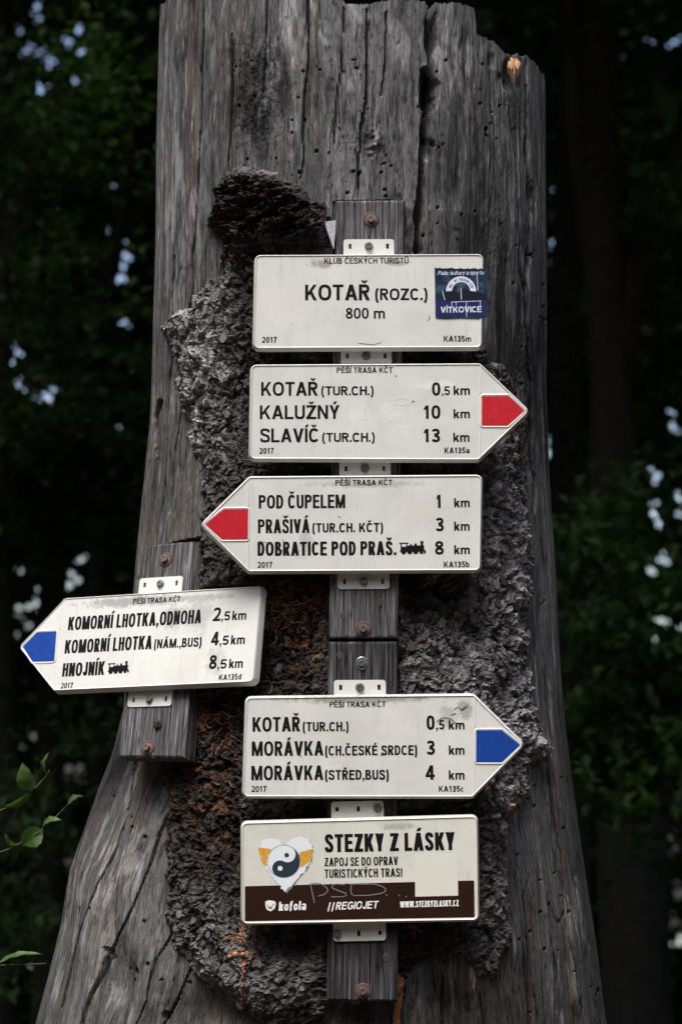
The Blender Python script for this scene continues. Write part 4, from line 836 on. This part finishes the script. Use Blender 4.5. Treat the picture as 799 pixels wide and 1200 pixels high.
rust = np.clip(rust * (.35 + .65 * dark), 0, .9); cb = cb * (1 - rust[..., None]) + np.array([.135, .062, .028]) * (.5 + cid2[..., None]) * rust[..., None]
cb *= (.30 + .70 * (.35 + .65 * gr1) * (.45 + .55 * gr2) * (.5 + .5 * fur) * (.45 + .55 * sstep(0, .10, e1_)) * (.40 + .60 * sstep(0, .07, e0_)) * (.7 + .3 * sstep(0, .2, e3_)))[..., None] * (1.05 + .6 * h1_[..., None].clip(-.4, .6) + .7 * h0_[..., None].clip(-.5, .6)); cb *= (.74 + .26 * sstep(-.5, .3, vn(px / 2.2, py / 2.6, 52)))[..., None]; cb = cb * (1 - .55 * (lump > .4))[..., None] if False else cb  # shade of crevices and step edges multiplied into the bark colour
H_, W_ = px.shape; idb = np.arange(H_ * W_).reshape(H_, W_); keep = (sd_[:-1, :-1] > -2.5)
Qb = np.stack([idb[:-1, :-1], idb[:-1, 1:], idb[1:, 1:], idb[1:, :-1]], -1)[keep]
used, inv = np.unique(Qb.ravel(), return_inverse=True)
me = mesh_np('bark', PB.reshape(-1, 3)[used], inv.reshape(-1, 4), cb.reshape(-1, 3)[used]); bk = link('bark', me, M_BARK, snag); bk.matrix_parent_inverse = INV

# loose bark scales: the larger ones single pieces, the crumbs one mass
def flake_mesh(seed, n=13):
    rr = random.Random(seed); el = rr.uniform(.45, .85); top_ = []; bot = []
    for k in range(n):
        a = 2 * math.pi * k / n + rr.uniform(-.2, .2); r = rr.uniform(.74, 1.05)
        x, z = r * math.cos(a) * el, r * math.sin(a); top_.append((x, -.10 - rr.uniform(0, .12), z)); bot.append((x * .96, .25, z * .96))
    V = top_ + bot + [(rr.uniform(-.2, .2), -.16 - rr.uniform(0, .12), rr.uniform(-.3, .3))]
    return V, [(k, (k + 1) % n, 2 * n + (k % 2 == 0 and 0)) for k in range(n)] + [(k, n + k, n + (k + 1) % n, (k + 1) % n) for k in range(n)]
FM = []
for s in range(14):
    V_, F_ = flake_mesh(s); FM.append((np.array(V_), F_, mesh_py('bark_scale', V_, F_)))
ok = (sd_ > 3); greyv = grey * (1 - .8 * dark); fr = np.random.default_rng(21)
inboard = (need > 0)
def covered(x, y):   # behind a sign or a board
    return (282 < x < 566 and 292 < y < 412) or (282 < x < 600 and 420 < y < 545) or (255 < x < 570 and 552 < y < 676) or (276 < x < 590 and 810 < y < 942) or (274 < x < 568 and 950 < y < 1090) or (377 < x < 474 and 230 < y < 1182) or (130 < x < 312 and 630 < y < 900)
cand = np.argwhere(ok & (fr.random(ok.shape) < .12)); fr.shuffle(cand)
def orient(n, spin, tx, tz):
    y = -Vector(n); x = Vector((0, 0, 1)).cross(y) * -1; x.normalize(); z = x.cross(y); R = Matrix((x, y, z)).transposed()
    return R @ Matrix.Rotation(tx, 3, 'X') @ Matrix.Rotation(tz, 3, 'Z') @ Matrix.Rotation(spin, 3, 'Y')
nf = 0; CV = []; CF = []; CC = []; placed = []; nch = 0
for i, jx in cand:
    x, y = px[i, jx], py[i, jx]
    if covered(x, y): continue
    gv = greyv[i, jx]; p = PB[i, jx]
    if nf < 170 and gv > .45 and all((x - a) ** 2 + (y - b) ** 2 > 90 for a, b in placed):
        s = random.uniform(.006, .016); v = random.randrange(len(FM)); R = orient(nr[i, jx], random.uniform(-.6, .6), random.uniform(-.2, .08), random.uniform(-.16, .16))
        o = link('bark_scale', FM[v][2], M_FLAKE, snag); sx = random.uniform(.7, 1.1)
        o.matrix_local = INV @ (Matrix.Translation(Vector(p) + Vector(nr[i, jx]) * .0005) @ R.to_4x4() @ Matrix.Diagonal((s * sx, .009, s, 1)))
        o.color = (*[random.uniform(.6, 1.35)] * 3, 1); placed.append((x, y)); nf += 1
    elif nch < 500 and (random.random() < .25 + .6 * gv):
        s = random.uniform(.002, .0075); Vv, Ff, _ = FM[random.randrange(len(FM))]
        R = np.array(orient(nr[i, jx], random.uniform(0, 6), random.uniform(-.5, .2), random.uniform(-.3, .3)))
        Vw = (Vv * np.array([s * random.uniform(.5, 1), s * .6, s])) @ R.T + p; b_ = len(CV) * len(Vv); CV.append(Vw)
        cc = cb[i, jx] * random.uniform(.7, 1.9) + .01; CC.append(np.tile(cc, (len(Vv), 1)))
        CF += [tuple(q + b_ for q in f_) for f_ in Ff if len(f_) == 4] + [(f_[0] + b_, f_[1] + b_, f_[2] + b_, f_[2] + b_) for f_ in Ff if len(f_) == 3]; nch += 1
CVa = np.concatenate(CV); CCa = np.concatenate(CC); q4 = [f_ for f_ in CF if f_[2] != f_[3]]; q3 = [f_[:3] for f_ in CF if f_[2] == f_[3]]
T3a = np.array(q3 + [(a, b, c) for a, b, c, d in q4] + [(a, c, d) for a, b, c, d in q4])
me = mesh_np('bark_crumbs', CVa, T3a, CCa); o = link('bark_crumbs', me, M_BARK, snag, kind='stuff'); o.matrix_parent_inverse = INV

def surf(x, y):
    k = np.argmin((px - x) ** 2 + (py - y) ** 2); i, jx = np.unravel_index(k, px.shape); return Vector(PB[i, jx] if sd_[i, jx] > 0 else WD[sel, :NF][i, jx]), Vector(nr[i, jx])
def surf0(x, y):
    k = np.argmin((px - x) ** 2 + (py - y) ** 2); i, jx = np.unravel_index(k, px.shape); return base_[i, jx]
def addpart(name, me, mat, label=None):
    o = link(name, me, mat, snag); o.matrix_parent_inverse = INV
    if label: o['label'] = label
    return o
# resin beads and drips, orange root fibres, pale splinter, fresh tear, nail
mb = MB(); p, n = surf(281, 1118)
for (x, y, r) in ((282, 1118, .010), (290, 1119, .008), (277, 1121, .006), (287, 1096, .008), (296, 1098, .006)):
    p, n = surf(x, y)
    V_ = []; m = 10
    for k in range(6):
        for q_ in range(m): V_.append(p + Vector((r * math.sin(math.pi * (k + .5) / 6) * math.cos(2 * math.pi * q_ / m), -.004 + r * .7 * math.sin(math.pi * (k + .5) / 6) * math.sin(2 * math.pi * q_ / m), r * .8 * math.cos(math.pi * (k + .5) / 6))))
    mb.add(V_, [(k * m + q_, k * m + (q_ + 1) % m, (k + 1) * m + (q_ + 1) % m, (k + 1) * m + q_) for k in range(5) for q_ in range(m)] + [tuple(range(m)), tuple(5 * m + q_ for q_ in range(m))])
    addpart('resin_bead', mb.mesh('resin_bead', True), M_RESIN); mb = MB()
def drip(x0, y0, x1, y1, r, seed, n=22, lab=None):
    rr = random.Random(seed); pts = []; rad = []
    for k in range(n):
        t = k / (n - 1); x = x0 + (x1 - x0) * t + rr.uniform(-1, 1); y = y0 + (y1 - y0) * t; p, nn = surf(x, y); p = at(x, y, min(p.y, .1) - .012); pts.append(p); rad.append(r * rr.uniform(.8, 1.15) * (1 - .5 * t))
    return pts, rad
mb = MB(); pts, rad = drip(286, 1126, 283, 1178, .0045, 1); mb.tube(pts, rad, 7); addpart('resin_drip', mb.mesh('resin_drip'), M_RESIN)
mb = MB()
for k in range(16):
    pts, rad = drip(466 + random.uniform(-2, 7), 1142 + random.uniform(0, 12), 463 + random.uniform(-4, 4), 1206, .0032, 20 + k); mb.tube(pts, rad, 5)
addpart('resin_crust', mb.mesh('resin_crust'), M_RESIN)
M_ROOT = plain_noisy('root_fibres', (.26, .12, .055), .85)
def fibres(cx, cy, sx, sy, n, seed, mat=M_ROOT, r=.0011, name='root_fibres'):
    rr = random.Random(seed); mb = MB()
    for k in range(n):
        x, y = cx + rr.gauss(0, sx), cy + rr.gauss(0, sy); a = rr.uniform(0, 6.28); pts = []
        for q_ in range(9):
            p, nn = surf(x, y); pts.append(Vector(p) + nn * rr.uniform(.001, .006)); a += rr.uniform(-.7, .7); x += 2.6 * math.cos(a); y += 2.2 * math.sin(a)
        mb.tube(pts, [r * (1 - .07 * q_) for q_ in range(9)], 4)
    addpart(name, mb.mesh(name), mat)['kind'] = 'stuff'
fibres(338, 712, 16, 16, 34, 5); fibres(506, 684, 8, 6, 10, 6, M_FIBRE); fibres(262, 850, 18, 26, 26, 8); fibres(597, 944, 5, 14, 14, 9, M_FIBRE); fibres(478, 1084, 8, 4, 8, 10, M_FIBRE); fibres(296, 1100, 7, 10, 14, 12, M_FIBRE)
P = [at(x, y, .018) for x, y in [(379.5, 260), (393.5, 258), (393, 272), (391, 292)]]
V_ = [tuple(p) for p in P] + [(p[0], p[1] + .006, p[2]) for p in P]
addpart('pale_splinter', mesh_py('pale_splinter', V_, [(0, 1, 2, 3), (0, 4, 5, 1), (1, 5, 6, 2), (2, 6, 7, 3), (3, 7, 4, 0)]), plain_noisy('pale_scrap', (.34, .35, .37), .6), 'pale grey torn scrap beside the top board')
mb = MB()
for k in range(34):
    x = random.uniform(595, 608); y0 = random.uniform(70, 78) - (3 if 597 < x < 606 else 0); y1 = y0 + random.uniform(12, 30) * (1 - abs(x - 601) / 14)
    o_ = random.uniform(.0, .006); yy = surf0(x, 90)[1]; a_, b_ = at(x, y0, yy - o_), at(x + random.uniform(-.6, .6), y1, yy + .006 - o_)
    mb.tube([a_, (Vector(a_) + Vector(b_)) / 2 - Vector((0, .003, 0)), b_], [.0020, .0036, .0012], 5)
addpart('fresh_tear', mb.mesh('fresh_tear'), M_FRESH, 'fresh orange torn wood at the top right')
mb = MB(); p0 = Vector(at(556, 1142, .075)); mb.tube([at(556, 1140, .1), at(555.5, 1148, .07), at(554.5, 1158, .062)], [.0018, .0018, .0018], 7); addpart('nail', mb.mesh('nail'), M_RUST)

# ------------------------------------------------------------------ forest floor and the wood around
def floor_z(x, y):
    y = np.asarray(y, float); z = np.where(y > 5, -.30 * (y - 5), 0.); z = np.maximum(z, -.30 * 30 - .62 * np.maximum(y - 35, 0))
    return np.maximum(z, -150) + np.where(np.abs(y) < 400, .06 * vn(np.asarray(x, float) / 1.3, y / 1.3, 100) + .25 * vn(np.asarray(x, float) / 7, y / 7, 101), 0)
g1 = np.concatenate([-np.geomspace(2500, 14, 22), np.linspace(-13, 30, 150), np.geomspace(31, 3000, 40)]); g2 = np.concatenate([-np.geomspace(2500, 13, 24), np.linspace(-12, 12, 120), np.geomspace(13, 2500, 24)])
GX, GY = np.meshgrid(g2, g1); GZ = floor_z(GX, GY); n1_, n2_ = GX.shape; ig = np.arange(n1_ * n2_).reshape(n1_, n2_)
M_FLOOR = new_mat('forest_floor', (.05, .04, .03), .95); v = mapped(M_FLOOR, (1, 1, 1)); nn_ = noise(M_FLOOR, v, 14, 6, .7)
sx = N(M_FLOOR, 'ShaderNodeSeparateXYZ'); L(M_FLOOR, v, sx.inputs[0])
far = ramp(M_FLOOR, math_(M_FLOOR, 'DIVIDE', sx.outputs[1], 400.), [(.22, (0,) * 3), (.4, (1,) * 3)])  # distant ground painted pale, standing in for bright valley haze
L(M_FLOOR, mixc(M_FLOOR, far, ramp(M_FLOOR, nn_, [(.3, (.012, .010, .007)), (.5, (.045, .033, .02)), (.7, (.07, .06, .03))]), (.30, .34, .30)), base(M_FLOOR)); bump(M_FLOOR, nn_, .6, .03)
link('forest_floor', mesh_np('forest_floor', np.stack([GX, GY, GZ], -1).reshape(-1, 3), np.stack([ig[:-1, :-1], ig[:-1, 1:], ig[1:, 1:], ig[1:, :-1]], -1).reshape(-1, 4), smooth=True), M_FLOOR, kind='structure')

def leaf_material(name, col, tr):
    m = new_mat(name, col, .5, 0, .35); nt_ = m.node_tree; b = nt_.nodes['Principled BSDF']; out = nt_.nodes['Material Output']
    t = N(m, 'ShaderNodeBsdfTranslucent'); mx = N(m, 'ShaderNodeMixShader'); mx.inputs[0].default_value = tr
    v = mapped(m, (1, 1, 1)); n = noise(m, v, 3.5, 3, .6); c = mixc(m, 1., ramp(m, n, [(.3, (.55, .6, .5)), (.7, (1.45, 1.35, 1.2))]), tuple(col), 'MULTIPLY'); L(m, c, b.inputs['Base Color']); L(m, mixc(m, 1., c, (1.3, 1.5, .6), 'MULTIPLY'), t.inputs[0])
    L(m, b.outputs[0], mx.inputs[1]); L(m, t.outputs[0], mx.inputs[2]); L(m, mx.outputs[0], out.inputs[0]); return m
M_LEAFD = leaf_material('dark_leaves', (.040, .078, .036), .3)
M_LEAFM = leaf_material('mid_leaves', (.045, .11, .028), .4)
M_LEAFY = leaf_material('fresh_leaves', (.065, .13, .035), .35)
M_TRUNKD = plain_noisy('beech_bark', (.035, .032, .030), .9, 0, 14, .5, 1.4); M_TWIG = plain_noisy('twig_bark', (.06, .045, .035), .8)

def leaves(name, P, s, rng, mat, parent=None, kind='stuff', flatv=.35, asp=.6):
    """many small pointed leaves, each two bent triangles pairs"""
    n = len(P); s = (np.full(n, s) if np.isscalar(s) else s) * rng.uniform(.65, 1.25, n)
    a = rng.normal(size=(n, 3)); a /= np.linalg.norm(a, axis=1)[:, None]; nn = rng.normal(size=(n, 3)) * (1 - flatv) + np.array([0, -.25, 1.]) * flatv * 2.2
    b = np.cross(nn, a); b /= np.linalg.norm(b, axis=1)[:, None] + 1e-9; nn = np.cross(a, b); sv = s[:, None]
    v0 = P - a * sv * .5; v1 = P + b * sv * asp * .5 - a * sv * .05 + nn * sv * .12; v2 = P + a * sv * .5; v3 = P - b * sv * asp * .5 - a * sv * .05 + nn * sv * .12
    V = np.stack([v0, v1, v2, v3], 1).reshape(-1, 3); i = np.arange(n)[:, None] * 4
    T = np.concatenate([i + np.array([[0, 1, 2]]), i + np.array([[0, 2, 3]])], 0)
    return link(name, mesh_np(name, V, T), mat, parent, kind)
# gaps in the far wood through which the sky shows: (photo x, y, size in px)
GAPS = [(44, 8, 4), (47, 22, 3), (82, 49, 3.5), (92, 36, 4), (93, 61, 3), (48, 61, 3), (57, 77, 4), (64, 72, 3), (48, 107, 4), (6, 146, 3), (9, 155, 4), (25, 36, 2), (30, 60, 2), (38, 55, 2), (88, 96, 2), (138, 220, 2.5), (143, 230, 2.5), (129, 271, 2), (71, 250, 2), (146, 284, 2.5), (147, 299, 4), (145, 312, 3), (133, 326, 6), (141, 325, 4), (146, 377, 2.5),
        (4, 235, 2.5), (19, 412, 4), (14, 425, 3.5), (8, 447, 6), (19, 450, 4), (32, 457, 4), (52, 463, 4), (62, 456, 3.5), (57, 468, 4), (4, 485, 3), (5, 545, 3.5), (7, 560, 3.5), (9, 573, 4), (4, 645, 4), (13, 643, 3.5), (75, 684, 4.5), (84, 672, 3.5), (92, 680, 4.5), (96, 656, 3), (22, 712, 4), (34, 711, 4.5), (43, 707, 4), (35, 733, 3), (18, 746, 3), (22, 668, 2.5), (46, 690, 2),
        (17, 873, 4.5), (62, 863, 3), (40, 864, 2), (81, 901, 5.5), (94, 899, 3.5), (70, 912, 3), (79, 1010, 3), (58, 1021, 4.5), (66, 1030, 3.5), (42, 1027, 2.5), (14, 982, 3), (9, 1113, 2.5), (42, 1134, 2.5), (20, 1180, 3), (657, 229, 4), (762, 51, 3), (790, 49, 3), (650, 287, 3.2), (652, 361, 2.2), (756, 293, 4), (642, 530, 4.2), (640, 518, 2.5), (769, 558, 4.2), (795, 584, 5), (788, 500, 3), (787, 484, 2),
        (766, 602, 6), (774, 611, 4), (793, 602, 3), (772, 656, 3.5), (779, 657, 2.5), (764, 670, 4.5), (775, 728, 5.5), (795, 733, 3), (764, 748, 3), (758, 818, 3.5), (770, 962, 5), (777, 972, 3), (787, 981, 4), (792, 993, 3), (779, 1001, 3), (795, 1048, 7), (790, 1080, 4.5), (797, 1096, 6), (771, 1112, 2.5), (665, 700, 0), (700, 52, 0)]
_r = random.Random(8)
GAPS = GAPS + [(x + _r.uniform(-2.2, 2.2) * r, y + _r.uniform(-2.2, 2.2) * r, r * _r.uniform(.2, .55)) for x, y, r in GAPS for _ in range(3) if r]
GY_ = 26.8; kpx = K * (GY_ + 5); GP = np.array([at(x, y, GY_)[[0, 2]] for x, y, r in GAPS if r]); GR = np.array([r * kpx * .62 for x, y, r in GAPS if r])
def ungap(P, s, scale_to=None):
    """drop leaves standing in a gap; the mid trees' leaves are thinned on the same sight lines"""
    t = (GY_ + 5) / (P[:, 1] + 5); X = P[:, 0] * t; Z = 1.6 + (P[:, 2] - 1.6) * t; keep = np.ones(len(P), bool)
    for (gx, gz), r in zip(GP, GR): keep &= np.hypot(X - gx, Z - gz) > r + .22 * s * t
    return P[keep]
rg = np.random.default_rng(3)
far_wood = 'far_wood_foliage'
def slab(n, x0, x1, y0, y1, z0, z1): return np.stack([rg.uniform(x0, x1, n), rg.uniform(y0, y1, n), rg.uniform(z0, z1, n)], 1)
A = slab(190000, -6.8, 6.8, 26.4, 27.4, -3.5, 14.5); A = ungap(A, .58); ring = []
for (gx, gz), r in zip(GP, GR):
    q = np.stack([gx + rg.uniform(-.34, .34, 700), rg.uniform(26.4, 27.4, 700), gz + rg.uniform(-.34, .34, 700)], 1); ring.append(q)
ring = ungap(np.concatenate(ring), .12); leaves(far_wood, ring, .07, rg, M_LEAFD, flatv=.1, asp=.75)
leaves(far_wood, A, .24, rg, M_LEAFD, flatv=.1, asp=.75)
B = np.concatenate([slab(16000, -20, -6.6, 24, 27.5, -8, 14), slab(16000, 6.6, 20, 24, 27.5, -8, 14), slab(12000, -20, 20, 25, 28, -11, -3.4)]); leaves(far_wood, B, .7, rg, M_LEAFD, flatv=.1, asp=.75)
B = np.concatenate([slab(9000, -16, -11, 1, 27, -6, 13), slab(9000, 11, 16, 1, 27, -6, 13)]); leaves(far_wood, B, .8, rg, M_LEAFD, flatv=.1, asp=.75)  # unseen side walls of leaves, added to screen light from the sides
B = slab(17500, -16, 16, 1.4, 30, 0, 3.5); B[:, 2] += 1.6 + (B[:, 1] + 5) * .365 + .9; leaves('unseen_shade_canopy', B, .8, rg, M_LEAFD, flatv=.5, asp=.75)  # unseen leaf roof, added just above the view to keep the background dark
B = np.concatenate([slab(17000, -17, 17, -19, -15, 0, 13), slab(9000, -18, -12, -17, 3, 0, 12), slab(9000, 12, 18, -17, 3, 0, 12)]); leaves('unseen_light_screen', B, .9, rg, M_LEAFD, flatv=.1, asp=.75)  # leaf walls added out of view, raised to cut low skylight

def px_path(pts, y): return [Vector(at(a, b, y)) for a, b in pts]
def forest_tree(name, label, y, path, w0, limbs=(), crown=None, mat=None, group=None):
    base_p = Vector(at(*path[0], y)); base_p.z = float(floor_z(base_p.x, base_p.y)) - .1
    root = thing(name, label, 'tree', Matrix.Translation(base_p), group); mb = MB(); inv = Matrix.Translation(-base_p)
    k = K * (y + 5); pts = [base_p] + px_path(path[1:], y); top_ = pts[-1] + (pts[-1] - pts[-2]).normalized() * 4.5; pts.append(top_); n = len(pts)
    dense = []; 
    for i in range(n - 1):
        for q_ in range(4): dense.append(pts[i].lerp(pts[i + 1], q_ / 4))
    dense.append(pts[-1]); nd = len(dense)
    mb.tube(dense, [k * w0 / 2 * (1.25 - .8 * i / nd) * (1 + .06 * math.sin(i * 2.1)) + (.12 if i == 0 else 0) for i in range(nd)], 14)
    t = link('trunk', mb.mesh('trunk', True), mat or M_TRUNKD, root); t.matrix_parent_inverse = inv
    for lp, w in limbs:
        mb = MB(); pp = px_path(lp, y); pp.append(pp[-1] + (pp[-1] - pp[-2]).normalized() * 2.0); mb.tube(pp, [k * w / 2 * (1 - .7 * i / len(pp)) for i in range(len(pp))], 10)
        o = link('limb', mb.mesh('limb', True), mat or M_TRUNKD, root); o.matrix_parent_inverse = inv
    cr = []
    for cx, cy, rx, ry, nl, s in (crown or []):
        c = at(cx, cy, y); r = rg.normal(size=(14, 3)) * .55; cc = np.array(c) + r * np.array([rx * k, 1.0, ry * k])
        p = cc[rg.integers(0, 14, nl)] + rg.normal(size=(nl, 3)) * np.array([rx * k * .28, .5, ry * k * .16]); cr.append(ungap(p, s))
    c = np.array(top_) + rg.normal(size=(2500, 3)) * np.array([1.6, 1.6, 1.1]); cr.append(c)
    o = leaves('crown', np.concatenate(cr), np.concatenate([np.full(len(q), .13 if i < len(cr) - 1 else .35) for i, q in enumerate(cr)]), rg, M_LEAFD if y > 9.5 else M_LEAFM, root); o.matrix_parent_inverse = inv
    return root
forest_tree('beech_tree', 'dark forked tree standing behind the right side of the dead trunk', 9.0, [(748, 1300), (738, 900), (722, 640), (714, 440)], 74, [([(714, 470), (700, 330), (678, 200), (668, 60), (664, -60)], 34), ([(716, 480), (740, 340), (778, 230), (820, 120), (860, 10)], 44)], [(770, 270, 34, 70, 700, .1), (700, 640, 60, 40, 500, .1)])
forest_tree('beech_tree', 'straight greyish trunk just right of the dead trunk, behind the forked tree', 12.5, [(672, 1300), (668, 900), (662, 500), (664, 200), (668, 0)], 40, (), None, plain_noisy('grey_beech_bark', (.06, .055, .055), .9, 0, 10, .5, 1.4))
forest_tree('beech_tree', 'dark tree leaning to the right behind the tip of the blue arrow pointing left', 11.0, [(52, 1300), (58, 900), (64, 620), (88, 480), (112, 380), (136, 290), (150, 180)], 30, [([(88, 480), (60, 400), (30, 330), (-10, 280)], 12), ([(136, 290), (170, 240), (190, 200)], 10)], [(90, 560, 60, 50, 900, .1), (60, 200, 60, 60, 1200, .1), (30, 480, 50, 20, 500, .1)])
forest_tree('beech_tree', 'thin upright tree between the leaning tree and the dead trunk', 16.0, [(118, 1300), (116, 900), (112, 500), (110, 200), (110, 0)], 20, (), [(130, 150, 50, 50, 900, .1)])
forest_tree('beech_tree', 'slim upright tree at the far left edge of the photo', 14.0, [(14, 1300), (10, 900), (2, 500), (6, 100)], 26, (), [(20, 600, 40, 40, 500, .1), (30, 980, 50, 40, 700, .1)])
def shrub(label, y, foot, tips, nl, s, spread, mat, seed):
    rr = np.random.default_rng(seed); k = K * (y + 5); b = Vector(at(*foot, y)); b.z = float(floor_z(b.x, b.y)) - .05
    root = thing('beech_sapling', label, 'shrub', Matrix.Translation(b), None); inv = Matrix.Translation(-b); P = []
    for tx, ty in tips:
        e = Vector(at(tx, ty, y + rr.uniform(-.6, .6))); m = Vector((b.x, b.y, e.z - .5)); pts = [(1 - t) ** 2 * b + 2 * t * (1 - t) * m + t * t * e for t in map(float, np.linspace(0, 1, 12))]
        mb = MB(); mb.tube(pts, [.022 * (1 - .85 * t) + .002 for t in np.linspace(0, 1, 12)], 6); o = link('stem', mb.mesh('stem', True), M_TWIG, root); o.matrix_parent_inverse = inv
        for _ in range(9):   # flat sprays like beech
            c = np.array(pts[-1].lerp(pts[int(rr.integers(6, 11))], float(rr.uniform(0, 1)))) + rr.normal(size=3) * np.array([spread, .25, spread * .5])
            d = rr.normal(size=3) * np.array([1, .6, .25]); d /= np.linalg.norm(d); t = rr.uniform(-.35, .35, nl)
            P.append(c + d * t[:, None] + rr.normal(size=(nl, 3)) * np.array([.10, .10, .035]))
    P = ungap(np.concatenate(P), s); o = leaves('foliage', P, s, rr, mat, root, flatv=.7, asp=.62); o.matrix_parent_inverse = inv
shrub('leafy green sapling with flat sprays at the right edge, level with the blue arrow', 6.2, (880, 1500), [(690, 850), (720, 810), (760, 840), (790, 790), (740, 870), (795, 860), (775, 760), (670, 860), (700, 700), (790, 690), (680, 640), (740, 560)], 40, .095, .22, M_LEAFM, 1)
shrub('green leafy sapling high at the right edge behind the forked tree', 11.5, (950, 1700), [(775, 260), (790, 200), (790, 330), (800, 290), (770, 400), (740, 120), (790, 60)], 26, .12, .3, M_LEAFM, 2)
shrub('dim green sapling low at the left edge behind the leafy twigs', 6.5, (-60, 1500), [(20, 960), (60, 990), (20, 900), (90, 860), (50, 1060), (10, 1100)], 26, .075, .2, M_LEAFM, 3)
shrub('dim leafy sapling at the upper left corner of the photo', 8.0, (-90, 1600), [(30, 100), (60, 170), (110, 80), (40, 250), (70, 330), (130, 30), (30, 20), (150, 160)], 34, .085, .24, M_LEAFM, 4)
shrub('faint green sapling left of the dead trunk behind the leaning tree', 10.5, (-80, 1500), [(40, 420), (50, 480), (110, 440), (140, 520), (90, 560), (30, 330), (120, 360), (150, 420)], 28, .11, .3, M_LEAFM, 6)

# near twigs with single leaves reaching in from a young tree beyond the left edge
YT = .42
tb_ = Vector(at(-75, 1000, YT)); tb_.z = 0
yt = thing('young_tree', 'young tree at the lower left edge whose thin twigs carry a few bright green leaves', 'tree', Matrix.Translation(tb_)); invt = Matrix.Translation(-tb_)
mb = MB(); mb.tube([tb_, Vector(at(-80, 1150, YT)), Vector(at(-70, 1000, YT)), Vector(at(-78, 850, YT)), Vector(at(-90, 700, YT))], [.011, .009, .007, .005, .003], 8); o = link('stem', mb.mesh('stem', True), M_TWIG, yt); o.matrix_parent_inverse = invt
for pts in ([(-72, 1020), (-30, 1008), (0, 999), (22, 989.5), (49, 972.6), (71, 952), (81, 942), (90, 937)], [(-74, 975), (-30, 960), (0, 950), (19, 941), (37.5, 927.6), (54.5, 909), (58, 902)], [(-78, 1140), (-30, 1133), (5, 1131), (40, 1130), (54, 1129)]):
    mb = MB(); mb.tube([Vector(at(x, y, YT + .01 * math.sin(x))) for x, y in crom(pts, 4)], [.0024 * (1 - .6 * i / (4 * len(pts))) for i in range(4 * (len(pts) - 1) + 1)], 6); o = link('twig', mb.mesh('twig', True), M_TWIG, yt); o.matrix_parent_inverse = invt
def one_leaf(x0, y0, x1, y1, wpx, tiltn, seed):
    rr = random.Random(seed); a = Vector(at(x0, y0, YT)); b = Vector(at(x1, y1, YT - .01 + rr.uniform(-.02, .02))); d = b - a; Ln = d.length; d.normalize()
    s = d.cross(Vector((0, -1, .15)).normalized()).normalized(); n = s.cross(d); s = (s * math.cos(tiltn) + n * math.sin(tiltn)).normalized(); n = s.cross(d); W = wpx * .0022; m = 11; V_ = []
    for i in range(m):
        t = i / (m - 1); hw = W / 2 * (math.sin(math.pi * min(1, t * 1.02 + .01) ** .82) ** .85) * (1 + (.07 if i % 2 else -.03)); c = a + d * Ln * t - n * .012 * math.sin(math.pi * t) * (-1)
        for q_ in (-1, -.5, 0, .5, 1): V_.append(c + s * hw * q_ + n * (abs(q_) * hw * .35 + .0015 * math.sin(i * 1.9 + q_ * 2)))
    Fs = [(i * 5 + q_, i * 5 + q_ + 1, i * 5 + q_ + 6, i * 5 + q_ + 5) for i in range(m - 1) for q_ in range(4)]
    o = link('leaf', mesh_py('leaf', V_, Fs, True), M_LEAFY, yt); o.matrix_parent_inverse = invt
for i, a_ in enumerate([(50, 972, 25, 990, 24, .2), (50, 970, 73, 961, 11, .8), (80, 943, 99, 933, 7, .6), (38, 926, 27, 893, 22, .3), (56, 908, 58, 881, 9, .9), (36, 928, 3, 946, 11, .9), (2, 946, -30, 962, 14, .5), (-2, 1129, 50, 1118, 9, .9), (22, 990, 6, 975, 8, .8)]): one_leaf(*a_, i)
